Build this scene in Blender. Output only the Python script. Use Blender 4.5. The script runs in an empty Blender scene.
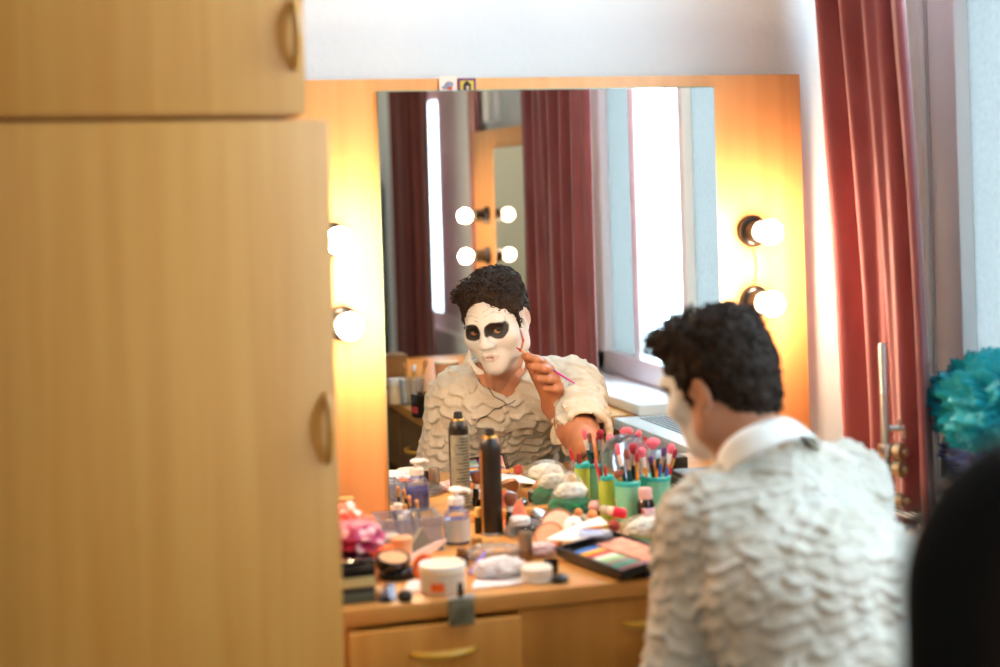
import bpy, bmesh, math, random
import numpy as np
from mathutils import Vector, Matrix, noise
from mathutils.bvhtree import BVHTree
random.seed(7); rng = np.random.default_rng(7)
S = bpy.context.scene; C = S.collection
PI = math.pi
# ------------------------------------------------------------------ camera frame
FPX, YAW, ROLL, YH, CAMD, CAMH = 1600.0, math.radians(15.9), .03, 180.0, 2.955, 1.42
FW = np.array([math.sin(YAW), math.cos(YAW), 0]); R0 = np.array([math.cos(YAW), -math.sin(YAW), 0]); U0 = np.array([0, 0, 1.])
CR = math.cos(ROLL)*R0 - math.sin(ROLL)*U0; CU = math.cos(ROLL)*U0 + math.sin(ROLL)*R0; CP = np.array([0, -CAMD, CAMH])
def at(X, Y, ax, val):
    d = FW + CR*(X-500)/FPX - CU*(Y-YH)/FPX
    return CP + d*(val-CP[ax])/d[ax]
DZ = .77                                   # height of the dressing table top
def desk(X, Y, z=DZ): return at(X, Y, 2, z)
# ------------------------------------------------------------------ materials
def lin(c):
    return tuple(((v/255)/12.92 if v/255 <= .04045 else ((v/255+.055)/1.055)**2.4) for v in c)
MATS = {}
def nt(name):
    m = bpy.data.materials.new(name); m.use_nodes = True
    return m, m.node_tree.nodes, m.node_tree.links, m.node_tree.nodes['Principled BSDF']
def mat(name, rgb, rough=.5, metal=0, rgb2=None, scale=(20, 20, 20), bump=0, bscale=None, detail=4, coat=0, sheen=0, spec=.5, ramp=(.35, .65), distort=0, trans=0):
    if name in MATS: return MATS[name]
    m, n, l, p = nt(name)
    p.inputs['Roughness'].default_value = rough; p.inputs['Metallic'].default_value = metal
    p.inputs['Base Color'].default_value = (*lin(rgb), 1)
    p.inputs['Coat Weight'].default_value = coat; p.inputs['Sheen Weight'].default_value = sheen
    p.inputs['Specular IOR Level'].default_value = spec
    tc = n.new('ShaderNodeTexCoord')
    def nz(sc):
        mp = n.new('ShaderNodeMapping'); mp.inputs['Scale'].default_value = sc
        l.new(tc.outputs['Object'], mp.inputs['Vector'])
        t = n.new('ShaderNodeTexNoise'); t.inputs['Scale'].default_value = 1; t.inputs['Detail'].default_value = detail
        t.inputs['Distortion'].default_value = distort
        l.new(mp.outputs['Vector'], t.inputs['Vector']); return t
    if rgb2:
        t = nz(scale); r = n.new('ShaderNodeValToRGB')
        r.color_ramp.elements[0].color = (*lin(rgb), 1); r.color_ramp.elements[1].color = (*lin(rgb2), 1)
        r.color_ramp.elements[0].position, r.color_ramp.elements[1].position = ramp
        l.new(t.outputs['Fac'], r.inputs['Fac']); l.new(r.outputs['Color'], p.inputs['Base Color'])
    if bump:
        t = nz(bscale or scale); b = n.new('ShaderNodeBump'); b.inputs['Strength'].default_value = 1; b.inputs['Distance'].default_value = bump
        l.new(t.outputs['Fac'], b.inputs['Height']); l.new(b.outputs['Normal'], p.inputs['Normal'])
    MATS[name] = m; return m
def colmat(name, rough=.5, sub=0, bump=0, bscale=200):
    if name in MATS: return MATS[name]
    m, n, l, p = nt(name); p.inputs['Roughness'].default_value = rough
    a = n.new('ShaderNodeAttribute'); a.attribute_name = 'Col'; l.new(a.outputs['Color'], p.inputs['Base Color'])
    if sub: p.inputs['Subsurface Weight'].default_value = sub; p.inputs['Subsurface Radius'].default_value = (.01, .004, .002); p.inputs['Subsurface Scale'].default_value = .5
    if bump:
        t = n.new('ShaderNodeTexNoise'); t.inputs['Scale'].default_value = bscale
        tc = n.new('ShaderNodeTexCoord'); l.new(tc.outputs['Object'], t.inputs['Vector'])
        b = n.new('ShaderNodeBump'); b.inputs['Distance'].default_value = bump; l.new(t.outputs['Fac'], b.inputs['Height']); l.new(b.outputs['Normal'], p.inputs['Normal'])
    MATS[name] = m; return m
def clear(name, tint, body=.12, gloss=.15, rough=.05, translu=0):
    """thin clear plastic / glass / gauze: mostly see-through, a little body colour, a glossy skin"""
    if name in MATS: return MATS[name]
    m, n, l, p = nt(name); out = n['Material Output']
    tr = n.new('ShaderNodeBsdfTransparent'); tr.inputs['Color'].default_value = (*lin(tint), 1)
    df = n.new('ShaderNodeBsdfTranslucent' if translu else 'ShaderNodeBsdfDiffuse'); df.inputs['Color'].default_value = (*lin(tint), 1)
    gl = n.new('ShaderNodeBsdfGlossy'); gl.inputs['Roughness'].default_value = rough
    a = n.new('ShaderNodeMixShader'); a.inputs[0].default_value = body; l.new(tr.outputs[0], a.inputs[1]); l.new(df.outputs[0], a.inputs[2])
    lw = n.new('ShaderNodeLayerWeight'); lw.inputs['Blend'].default_value = .35
    mu = n.new('ShaderNodeMath'); mu.operation = 'MULTIPLY'; mu.inputs[1].default_value = gloss*3; l.new(lw.outputs['Fresnel'], mu.inputs[0])
    b = n.new('ShaderNodeMixShader'); l.new(mu.outputs[0], b.inputs[0]); l.new(a.outputs[0], b.inputs[1]); l.new(gl.outputs[0], b.inputs[2])
    l.new(b.outputs[0], out.inputs['Surface']); n.remove(p)
    MATS[name] = m; return m
def glow(name, rgb, strength):
    if name in MATS: return MATS[name]
    m, n, l, p = nt(name); p.inputs['Base Color'].default_value = (1, .95, .85, 1)
    p.inputs['Emission Color'].default_value = (*rgb, 1); p.inputs['Emission Strength'].default_value = strength
    MATS[name] = m; return m
def spots(name, rgb, rgb2, scale=45, thr=.33, rough=.55):
    if name in MATS: return MATS[name]
    m, n, l, p = nt(name); p.inputs['Roughness'].default_value = rough
    tc = n.new('ShaderNodeTexCoord'); v = n.new('ShaderNodeTexVoronoi'); v.inputs['Scale'].default_value = scale; v.inputs['Randomness'].default_value = .5
    l.new(tc.outputs['Object'], v.inputs['Vector']); r = n.new('ShaderNodeValToRGB'); r.color_ramp.interpolation = 'CONSTANT'
    r.color_ramp.elements[0].color = (*lin(rgb2), 1); r.color_ramp.elements[1].color = (*lin(rgb), 1); r.color_ramp.elements[1].position = thr
    l.new(v.outputs['Distance'], r.inputs['Fac']); l.new(r.outputs['Color'], p.inputs['Base Color'])
    MATS[name] = m; return m
wood_v = mat('beech_laminate_upright', (203, 142, 62), .42, rgb2=(212, 154, 73), scale=(38, 38, 1.6), detail=5)
wood_h = mat('beech_laminate_level', (202, 142, 70), .38, rgb2=(212, 156, 84), scale=(1.8, 38, 38), detail=5)
wood_dark = mat('brown_laminate', (122, 92, 54), .5, rgb2=(136, 104, 64), scale=(20, 2, 30), detail=4)
plaster = mat('white_plaster', (226, 230, 230), .9, rgb2=(218, 224, 226), scale=(3, 3, 3), bump=.0008, bscale=(60, 60, 60))
beige = mat('beige_plaster', (212, 198, 166), .9, rgb2=(204, 190, 156), scale=(3, 3, 3))
white_paint = mat('white_gloss_paint', (236, 240, 240), .35)
old_paint = mat('cracked_white_paint', (216, 214, 204), .6, rgb2=(232, 236, 234), scale=(30, 30, 3), detail=6)
floor_m = mat('brown_lino', (168, 150, 126), .5, rgb2=(180, 162, 138), scale=(6, 6, 6))
handle_m = mat('yellow_plastic', (222, 176, 62), .3, coat=.3)
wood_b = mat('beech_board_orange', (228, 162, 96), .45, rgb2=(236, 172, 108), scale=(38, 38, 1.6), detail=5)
gold_m = mat('brushed_gold', (214, 170, 90), .28, .9)
steel = mat('brushed_steel', (190, 196, 200), .28, 1.0)
velvet = mat('red_velvet', (128, 62, 64), .8, rgb2=(142, 74, 76), scale=(14, 14, 6), sheen=.6, spec=.2)
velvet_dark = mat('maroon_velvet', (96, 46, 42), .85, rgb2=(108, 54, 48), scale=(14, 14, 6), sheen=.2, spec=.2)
black = mat('black_plastic', (16, 16, 17), .32)
black_gloss = mat('black_gloss', (10, 10, 12), .12, coat=.4)
black_cloth = mat('black_upholstery', (9, 9, 10), .85, bump=.0006, bscale=(300, 300, 300), spec=.2)
white_pl = mat('white_plastic', (238, 238, 236), .35)
cream = mat('cream', (244, 226, 190), .5)
tissue_m = mat('white_tissue', (244, 242, 246), .9, bump=.001, bscale=(90, 90, 90))
pink_cloth = mat('pink_cloth', (240, 200, 180), .9, bump=.001, bscale=(90, 90, 90))
orange = mat('orange_plastic', (240, 104, 30), .4)
orange_w = mat('orange_lacquer', (246, 150, 30), .25, coat=.4)
red = mat('red_lacquer', (200, 26, 44), .3, coat=.3)
blue = mat('blue_lacquer', (20, 92, 178), .3, coat=.3)
teal_d = mat('dark_teal_lacquer', (10, 62, 66), .35)
khaki = mat('khaki_card', (196, 178, 120), .6)
slate = mat('grey_green_plastic', (72, 82, 72), .4)
tan = mat('tan_powder', (204, 160, 118), .85, rgb2=(194, 148, 108), scale=(90, 90, 90))
peach = mat('peach_powder', (228, 176, 142), .8, rgb2=(216, 160, 126), scale=(90, 90, 90))
peach_pl = mat('peach_plastic', (222, 164, 120), .3, coat=.3)
kraft = mat('brown_kraft_card', (150, 108, 52), .7)
brownglass = mat('brown_glass', (84, 52, 16), .12, coat=.5)
darkglass = mat('dark_glass', (26, 12, 12), .1, coat=.5)
pinkcap = mat('pinkish_cap', (206, 172, 174), .45)
label_pk = mat('pink_white_label', (224, 204, 226), .6)
label_si = mat('silver_label', (196, 202, 200), .35, .3)
cork = mat('cork_orange', (226, 146, 90), .7)
bris_br = mat('brown_bristle', (150, 92, 66), .9, rgb2=(120, 70, 48), scale=(500, 500, 30))
bris_tan = mat('tan_bristle', (196, 140, 90), .9)
bris_pk = mat('pink_bristle', (226, 96, 128), .9, rgb2=(240, 130, 150), scale=(400, 400, 30))
bris_red = mat('crimson_bristle', (156, 36, 52), .9)
bris_pur = mat('purple_bristle', (84, 54, 110), .9)
green_pl = mat('green_plastic', (16, 128, 92), .35)
cup_teal = mat('teal_cup', (120, 204, 176), .55, rgb2=(136, 212, 178), scale=(60, 60, 60))
cup_lime = mat('lime_cup', (178, 196, 72), .5)
cup_rim = mat('turquoise_rim', (44, 178, 176), .4)
plas = clear('clear_plastic', (238, 242, 248), .10, .2)
plas_milk = clear('milky_plastic', (226, 232, 244), .15, .15, .15)
plas_bag = clear('polythene', (250, 252, 254), .07, .2, .10)
blue_liq = mat('blue_liquid', (24, 44, 170), .1, coat=.4)
tulle = clear('teal_tulle', (30, 180, 200), .72, .1, .45)
tulle_b = clear('blue_iridescent_tulle', (90, 124, 214), .66, .25, .3)

# ------------------------------------------------------------------ mesh building
class MB:
    def __init__(s): s.v = []; s.f = []
    def add(s, vs, fs):
        o = len(s.v); s.v += [tuple(map(float, v)) for v in vs]; s.f += [tuple(i+o for i in f) for f in fs]; return s
    def box(s, c, size, bev=.002, rz=0, M=None, seg=2):
        bm = bmesh.new(); bmesh.ops.create_cube(bm, size=1)
        for v in bm.verts: v.co = Vector((v.co.x*size[0], v.co.y*size[1], v.co.z*size[2]))
        if bev: bmesh.ops.bevel(bm, geom=bm.edges[:], offset=min(bev, .45*min(size)), segments=seg, affect='EDGES', profile=.5)
        T = Matrix.Translation(Vector(c)) @ (M.to_4x4() if M else Matrix.Rotation(rz, 4, 'Z'))
        bm.verts.index_update()
        s.add([T @ v.co for v in bm.verts], [[v.index for v in f.verts] for f in bm.faces]); bm.free(); return s
    def lathe(s, prof, base=(0, 0, 0), axis=(0, 0, 1), n=28, sx=1, sy=1):
        q = Vector((0, 0, 1)).rotation_difference(Vector(axis).normalized()); b = Vector(base); vs = []; fs = []
        for r, z in prof:
            r = max(r, 1e-5)
            for k in range(n):
                t = 2*PI*k/n; vs.append(b + q @ Vector((r*math.cos(t)*sx, r*math.sin(t)*sy, z)))
        m = len(prof)
        for i in range(m-1):
            for k in range(n):
                k2 = (k+1) % n; fs.append((i*n+k, i*n+k2, (i+1)*n+k2, (i+1)*n+k))
        fs.append(tuple(range(n-1, -1, -1))); fs.append(tuple((m-1)*n+k for k in range(n)))
        return s.add(vs, fs)
    def tube(s, pts, rad, n=8):
        P = [Vector(p) for p in pts]; R = rad if hasattr(rad, '__len__') else [rad]*len(P)
        vs = []; fs = []; up = Vector((0, 0, 1))
        t0 = (P[1]-P[0]).normalized()
        if abs(t0.dot(up)) > .9: up = Vector((1, 0, 0))
        x = t0.cross(up).normalized()
        for i, p in enumerate(P):
            t = (P[min(i+1, len(P)-1)]-P[max(i-1, 0)]).normalized()
            x = (x - t*x.dot(t)).normalized(); y = t.cross(x)
            for k in range(n):
                a = 2*PI*k/n; vs.append(p + (x*math.cos(a)+y*math.sin(a))*R[i])
        for i in range(len(P)-1):
            for k in range(n):
                k2 = (k+1) % n; fs.append((i*n+k, i*n+k2, (i+1)*n+k2, (i+1)*n+k))
        fs.append(tuple(range(n-1, -1, -1))); fs.append(tuple((len(P)-1)*n+k for k in range(n)))
        return s.add(vs, fs)
    def grid(s, fn, nu, nv):
        vs = [fn(i/nu, j/nv) for j in range(nv+1) for i in range(nu+1)]; w = nu+1
        return s.add(vs, [(j*w+i, j*w+i+1, (j+1)*w+i+1, (j+1)*w+i) for j in range(nv) for i in range(nu)])
    def blob(s, c, size, amp=.25, fr=3, seed=0, sub=4, zmin=None, ridged=True, fine=0):
        bm = bmesh.new(); bmesh.ops.create_icosphere(bm, subdivisions=sub, radius=1); bm.verts.index_update(); vs = []
        for v in bm.verts:
            d = v.co.normalized(); q = d*fr + Vector((seed*7.3, seed*3.1, seed))
            k = noise.noise(q) + .5*noise.noise(q*2.1)
            if ridged: k = .5 - 1.6*abs(noise.noise(q)) + .5*abs(noise.noise(q*2.3))
            if fine: k += fine*(.4-abs(noise.noise(q*3.1))*1.5+.5*(.3-abs(noise.noise(q*6.7))))
            p = d*(1+amp*k); p = Vector((p.x*size[0], p.y*size[1], p.z*size[2])) + Vector(c)
            if zmin is not None: p.z = max(p.z, zmin)
            vs.append(p)
        s.add(vs, [[v.index for v in f.verts] for f in bm.faces]); bm.free(); return s
WLOC = {}
def mesh_obj(name, vs, fs, m, smooth=40, cols=None):
    me = bpy.data.meshes.new(name); me.from_pydata([tuple(v) for v in vs], [], [tuple(f) for f in fs]); me.update()
    if smooth:
        me.polygons.foreach_set('use_smooth', [True]*len(me.polygons))
        if smooth < 180: me.set_sharp_from_angle(angle=math.radians(smooth))
    if cols is not None:
        a = me.color_attributes.new('Col', 'FLOAT_COLOR', 'POINT')
        a.data.foreach_set('color', np.asarray(cols, np.float32).ravel())
    me.materials.append(m); o = bpy.data.objects.new(name, me); C.objects.link(o); return o
def part(name, mb, m, parent=None, smooth=40, label=None, local=False):
    """world-space geometry -> one mesh object, stored relative to its thing's base (local=True: already relative)"""
    if parent is not None: w = WLOC[parent.name]
    else:
        a = np.array(mb.v); w = Vector(((a[:, 0].min()+a[:, 0].max())/2, (a[:, 1].min()+a[:, 1].max())/2, a[:, 2].min()))
    vs = mb.v if local else [(x-w[0], y-w[1], z-w[2]) for x, y, z in mb.v]
    o = mesh_obj(name, vs, mb.f, m, smooth)
    if parent is not None: o.parent = parent
    else: o.location = w
    WLOC[o.name] = w
    if label: o['label'] = label
    return o
def thing(name, label, cat, loc, group=None, rz=0):
    o = bpy.data.objects.new(name, None); C.objects.link(o); o.location = loc; o.empty_display_size = .05
    o.rotation_euler = (0, 0, rz); WLOC[o.name] = Vector(loc)
    return tag(o, label, cat, group)
def tag(o, label, cat, group=None):
    o['label'] = label; o['category'] = cat
    if group: o['group'] = group
    return o
def struct(name, mb, m, smooth=40):
    o = part(name, mb, m, None, smooth); o['kind'] = 'structure'; return o
def xyz(p, z=None): return Vector((p[0], p[1], p[2] if z is None else z))

# ------------------------------------------------------------------ signed-distance bodies
def _n(v): v = np.asarray(v, float); return v/np.linalg.norm(v)
class Field:
    def __init__(s, lo, hi, h):
        s.lo = np.array(lo, float); s.h = h; s.n = np.ceil((np.array(hi)-s.lo)/h).astype(int)+1
        s.F = np.full(s.n, .25, np.float32)
    def _sub(s, lo, hi):
        a = np.clip(np.floor((np.array(lo)-s.lo)/s.h).astype(int), 0, s.n); b = np.clip(np.ceil((np.array(hi)-s.lo)/s.h).astype(int)+1, 0, s.n)
        if (b <= a).any(): return None, None
        g = np.meshgrid(*[s.lo[i]+s.h*np.arange(a[i], b[i]) for i in range(3)], indexing='ij')
        return tuple(slice(a[i], b[i]) for i in range(3)), np.stack(g, -1).astype(np.float32)
    def op(s, fn, lo, hi, k=.01, mode='add'):
        m = k+3*s.h
        sl, P = s._sub(np.array(lo)-m, np.array(hi)+m)
        if sl is None: return s
        d = fn(P).astype(np.float32); A = s.F[sl]
        if mode == 'add':
            q = np.maximum(k-np.abs(A-d), 0)/k; s.F[sl] = np.minimum(A, d)-q*q*k*.25
        else:
            d = -d; q = np.maximum(k-np.abs(A-d), 0)/k; s.F[sl] = np.maximum(A, d)+q*q*k*.25
        return s
    def cap(s, a, b, r1, r2=None, k=.01, mode='add', ax=None, ratio=1):
        a = np.array(a, float); b = np.array(b, float); r2 = r1 if r2 is None else r2; rm = max(r1, r2)/min(ratio, 1)
        def fn(P):
            Q = P-a; ba = b-a
            if ax is not None:
                u = _n(ax); c = (Q@u)[..., None]*u; Q = Q-c*(1-ratio); ba = ba-(ba@u)*u*(1-ratio)
            t = np.clip((Q@ba)/(ba@ba), 0, 1)
            return np.linalg.norm(Q-t[..., None]*ba, axis=-1)-(r1+(r2-r1)*t)
        return s.op(fn, np.minimum(a, b)-rm, np.maximum(a, b)+rm, k, mode)
    def ell(s, c, r, k=.01, mode='add', M=None):
        c = np.array(c, float); r = np.array(r, float)
        def fn(P):
            Q = P-c
            if M is not None: Q = Q@np.array(M)
            k0 = np.linalg.norm(Q/r, axis=-1); k1 = np.linalg.norm(Q/(r*r), axis=-1)+1e-9
            return k0*(k0-1)/k1
        rm = r.max() if M is not None else r
        return s.op(fn, c-rm, c+rm, k, mode)
    def half(s, p, nrm, k=.004):
        """cut away everything on the +nrm side of p"""
        p = np.array(p); nrm = _n(nrm)
        hi = s.lo+s.h*(s.n-1)
        return s.op(lambda P: -((P-p)@nrm), s.lo, hi, k, 'sub')
    def mesh(s):
        F = s.F; ins = F < 0
        n0, n1, n2 = F.shape
        cnt = np.zeros((n0-1, n1-1, n2-1), np.int8)
        offs = [(i, j, k) for i in (0, 1) for j in (0, 1) for k in (0, 1)]
        for i, j, k in offs: cnt += ins[i:n0-1+i, j:n1-1+j, k:n2-1+k]
        act = np.argwhere((cnt > 0) & (cnt < 8)); idx = np.full(cnt.shape, -1, np.int32); idx[tuple(act.T)] = np.arange(len(act))
        val = np.stack([F[act[:, 0]+i, act[:, 1]+j, act[:, 2]+k] for i, j, k in offs], 1)
        acc = np.zeros((len(act), 3)); num = np.zeros(len(act)); O = np.array(offs, float)
        for a in range(8):
            for b in range(a+1, 8):
                if abs(O[a]-O[b]).sum() != 1: continue
                va, vb = val[:, a], val[:, b]; m = (va < 0) != (vb < 0)
                t = np.where(m, va/np.where(m, va-vb, 1), 0)
                acc += m[:, None]*(O[a]+t[:, None]*(O[b]-O[a])); num += m
        V = s.lo+s.h*(act+acc/num[:, None]); faces = []
        for ax in range(3):
            u, w = (ax+1) % 3, (ax+2) % 3
            sl0 = [slice(None)]*3; sl1 = [slice(None)]*3; sl0[ax] = slice(0, -1); sl1[ax] = slice(1, None)
            A = ins[tuple(sl0)]; B = ins[tuple(sl1)]; e = np.argwhere(A != B)
            e = e[(e[:, u] > 0) & (e[:, w] > 0) & (e[:, u] < F.shape[u]-1) & (e[:, w] < F.shape[w]-1)]
            fl = A[tuple(e.T)]
            def at_(du, dw):
                q = e.copy(); q[:, u] -= du; q[:, w] -= dw; return idx[tuple(q.T)]
            q = np.stack([at_(1, 1), at_(0, 1), at_(0, 0), at_(1, 0)], 1)
            q[~fl] = q[~fl][:, ::-1]; faces.append(q)
        Fc = np.concatenate(faces); return V, Fc[(Fc >= 0).all(1)]
SKY, FILL, EXPO = 18.0, 8.0, 0.36; OBS = .21
# ================================================================== THE ROOM
struct('floor', MB().box((0, -2.4, -.05), (3.8, 5.2, .1), 0), floor_m)
struct('ceiling', MB().box((0, -2.4, 2.80), (3.8, 5.2, .1), 0), plaster)
struct('wall_front', MB().box((.05, .09, 1.375), (3.7, .1, 2.75), 0), plaster)
struct('wall_back', MB().box((.05, -4.85, 1.375), (3.7, .1, 2.75), 0), beige)
struct('wall_left', MB().box((-1.75, -2.38, 1.375), (.1, 4.84, 2.75), 0), plaster)
WA0, WA1, WZ0, WZ1 = -.12, -1.93, .80, 2.55
w = MB()
w.box((1.80, -.04, 1.375), (.2, .16, 2.75), 0)
w.box((1.80, (WA0+WA1)/2, WZ0/2), (.2, WA0-WA1, WZ0), 0).box((1.80, (WA0+WA1)/2, (WZ1+2.75)/2), (.2, WA0-WA1, 2.75-WZ1), 0)
w.box((1.80, (WA1-2.05)/2, 1.375), (.2, 2.05+WA1, 2.75), 0)
w.box((1.74, -2.5, 1.375), (.32, .9, 2.75), 0)
w.box((1.74, -3.5, WZ0/2), (.32, 1.1, WZ0), 0).box((1.74, -3.5, (WZ1+2.75)/2), (.32, 1.1, 2.75-WZ1), 0)
w.box((1.74, -4.43, 1.375), (.32, .76, 2.75), 0)
struct('wall_right', w, plaster)
def window(name, y0, y1, x, stiles, panes, first=.10, ztr=1.80):
    """y0 > y1; stiles = [(y_centre, width)]; panes = [(ya, yb, material)] below the transom, clear glass above"""
    f = MB()
    f.box((x+.03, y0-first/2, (WZ0+WZ1)/2), (.06, first, WZ1-WZ0), .008)
    f.box((x+.03, y1+.035, (WZ0+WZ1)/2), (.06, .07, WZ1-WZ0), .008)
    for z in (WZ0+.035, WZ1-.035): f.box((x+.03, (y0+y1)/2, z), (.06, y0-y1, .07), .008)
    f.box((x+.03, (y0+y1)/2, ztr), (.06, y0-y1, .07), .008)
    for yc, wd in stiles: f.box((x+.028, yc, (WZ0+WZ1)/2), (.05, wd, WZ1-WZ0), .006)
    o = struct(name, f, white_paint)
    for ya, yb, m in panes: part('pane', MB().box((x+.035, (ya+yb)/2, (WZ0+ztr)/2), (.006, abs(ya-yb), ztr-WZ0), 0), m, o)
    part('transom_pane', MB().box((x+.035, (y0+y1)/2, (ztr+WZ1)/2), (.006, y0-y1, WZ1-ztr), 0), clear_glass, o)
    return o
clear_glass = clear('window_glass', (246, 252, 252), .01, .06, .02)
# ribbed obscure glass: scatters most of the daylight
m, n, l, p = nt('obscure_glass'); out = n['Material Output']
tr = n.new('ShaderNodeBsdfTranslucent'); df = n.new('ShaderNodeBsdfTransparent'); gl = n.new('ShaderNodeBsdfGlossy'); gl.inputs['Roughness'].default_value = .3
tc = n.new('ShaderNodeTexCoord'); nz = n.new('ShaderNodeTexNoise'); nz.inputs['Scale'].default_value = 90; nz.inputs['Detail'].default_value = 3
rp = n.new('ShaderNodeValToRGB'); rp.color_ramp.elements[0].position = .3; rp.color_ramp.elements[1].position = .7
rp.color_ramp.elements[0].color = (.94*OBS, .97*OBS, .93*OBS, 1); rp.color_ramp.elements[1].color = (1.08*OBS, 1.11*OBS, 1.06*OBS, 1)
l.new(tc.outputs['Object'], nz.inputs['Vector']); l.new(nz.outputs['Fac'], rp.inputs['Fac']); l.new(rp.outputs['Color'], tr.inputs['Color'])
df.inputs['Color'].default_value = (.75, .85, .86, 1)
bp = n.new('ShaderNodeBump'); bp.inputs['Distance'].default_value = .004; l.new(nz.outputs['Fac'], bp.inputs['Height']); l.new(bp.outputs['Normal'], gl.inputs['Normal'])
a = n.new('ShaderNodeMixShader'); a.inputs[0].default_value = .06; l.new(tr.outputs[0], a.inputs[1]); l.new(gl.outputs[0], a.inputs[2])
l.new(a.outputs[0], out.inputs['Surface']); n.remove(p); obscure = m
window('window_1', WA0, WA1, 1.70, [(-1.19, .035), (-1.30, .02), (-1.575, .05)], [(WA0-.10, -1.19, obscure), (-1.19, -1.575, clear_glass), (-1.575, WA1, obscure)])
window('window_2', -2.95, -4.05, 1.60, [(-3.285, .67)], [(-3.6, -4.05, clear_glass)])
struct('trim_1', MB().box((1.694, -.09, 1.375), (.012, .05, 2.75), .004), old_paint)
# pale pipes on the wall above the second dressing table
for yy, r in ((-2.62, .020), (-2.50, .010)):
    t = part('heating_pipe', MB().tube([(1.55, yy, 1.63), (1.55, yy, 2.75)], r, 12), white_paint)
    tag(t, 'thicker white upright heating pipe above the far dressing table' if r > .015 else 'thin white upright heating pipe above the far dressing table', 'pipe')

# ================================================================== WARDROBE
WX, WY, WT = .392, -.72, math.radians(13)
def bow_handle(p0, p1, out, m, parent, name='handle', r=.0045, local=False, wide=1.5):
    p0 = Vector(p0); p1 = Vector(p1); out = Vector(out); mb = MB(); N = 14
    pts = [p0+(p1-p0)*(i/N)+out*(math.sin(PI*i/N)**.6) for i in range(N+1)]
    mb.tube(pts, [r*(1+.5*math.sin(PI*i/N)) for i in range(N+1)], 10)
    return part(name, mb, m, parent, 180, local=local)
def wardrobe(name, label, z0, z1, xr, wdt, y0, hz, hlen, seam):
    t = thing(name, label, 'wardrobe', (WX, WY, z0), None, WT); h = z1-z0
    c = MB(); T = .018
    c.box((xr-T/2, .27+y0, h/2), (T, .48, h), .001).box((xr-wdt+T/2, .27+y0, h/2), (T, .48, h), .001)
    c.box((xr-wdt/2, .27+y0, T/2), (wdt-2*T, .48, T), .001).box((xr-wdt/2, .27+y0, h-T/2), (wdt-2*T, .48, T), .001)
    c.box((xr-wdt/2, .505+y0, h/2), (wdt-2*T, .01, h-2*T), 0)
    part('carcass', c, wood_v, t, local=True)
    for k, (xa, xb) in enumerate(((xr, xr-.62), (xr-.624, xr-wdt))):
        d = part('door', MB().box(((xa+xb)/2, y0+.019, h/2), (xa-xb, .018, h-.006), .0015), wood_v, t, local=True); WLOC[d.name] = Vector((0, 0, 0))
        s = 1 if k == 0 else -1; hx = (xa-.016) if k == 0 else xb+.03
        bow_handle((hx, y0+.010, hz-z0-hlen/2), (hx, y0+.010, hz-z0+hlen/2), (0, -.013, 0), handle_wood, d, local=True)
    return t
handle_wood = mat('honey_wood_handle', (206, 148, 62), .3, coat=.3)
wardrobe('wardrobe', 'tall light beech wardrobe with a closed door left of the dressing table', 0, 1.515, 0, 1.1, 0, 1.078, .096, 0)
wardrobe('top_cupboard', 'beech cupboard standing on top of the tall wardrobe', 1.518, 2.38, -.031, 1.069, .004, 1.632, .096, 0)

# ================================================================== DRESSING TABLE UNDER THE MIRROR
def dressing_table(M, L, D, label, drawers, group=None, hw=None, top_m=wood_h, front_m=wood_v):
    """M maps (u along the front, v depth from the wall, z) to the room; drawers = [(u0, u1, z0, pulled, handle_u)]"""
    base = M(L/2, D/2, 0); t = thing('dressing_table', label, 'dressing table', base, group)
    def bx(mb, u0, u1, v0, v1, z0, z1, bev=.002):
        a = Vector(M(u0, v0, z0)); b = Vector(M(u1, v1, z1)); c = (a+b)/2; s = b-a
        return mb.box(c, (abs(s.x), abs(s.y), abs(s.z)), bev)
    part('table_top', bx(MB(), 0, L, 0, D, DZ-.028, DZ, .004), top_m, t)
    for u in (.012, L-.03): part('side_panel', bx(MB(), u, u+.018, .02, D-.03, 0, DZ-.028), front_m, t)
    part('back_rail', bx(MB(), .03, L-.03, .02, .036, .40, DZ-.028), front_m, t)
    um = [d for d in drawers]
    for u0, u1, z0, pull, hu, *hz in drawers:
        v1 = D-.018+pull
        d = part('drawer', bx(bx(bx(bx(bx(MB(), u0, u1, v1-.018, v1, z0, DZ-.034), u0+.015, u0+.027, .06+pull, v1-.018, z0+.02, DZ-.06),
                 u1-.027, u1-.015, .06+pull, v1-.018, z0+.02, DZ-.06), u0+.015, u1-.015, .06+pull, .072+pull, z0+.02, DZ-.06),
                 u0+.015, u1-.015, .06+pull, v1-.018, z0+.015, z0+.022), front_m, t)
        zc = hz[0] if hz else (z0+DZ-.034)/2
        q = [Vector(M(hu+s*.05, v1, zc)) for s in (-1, 1)]; o = Vector(M(hu, v1+.022, zc))-Vector(M(hu, v1, zc))
        bow_handle(q[0], q[1], o, handle_m, d)
    return t
M1 = lambda u, v, z: (.414+u, -v, z)
dressing_table(M1, 1.036, .533, 'beech dressing table under the mirror with its left drawer pulled out',
               [(.012, .285, .585, .035, .158, at(437, 656, 1, -.57)[2]), (.29, .80, .60, 0, .512, at(632, 627, 1, -.54)[2])])
bb = thing('back_board', 'tall beech panel behind the mirror and glowing bulbs at the near dressing table', 'board', (.94, .006, DZ+.001))
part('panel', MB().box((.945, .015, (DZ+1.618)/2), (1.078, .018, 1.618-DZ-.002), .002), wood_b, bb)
part('batten', MB().box((.30+.34+.36, .0285, 1.2), (.9, .009, .05), .001), wood_v, bb)
part('backing_strip', MB().box((.9475, .0045, 1.4), (.655, .003, .392), .0005), mat('pale_plywood', (224, 178, 118), .5, rgb2=(216, 168, 108), scale=(40, 40, 3)), bb)
mirror_m = mat('mirror_silver', (244, 246, 244), .0, 1.0)
edge_m = mat('glass_edge', (120, 150, 138), .15, coat=.3)
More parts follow.
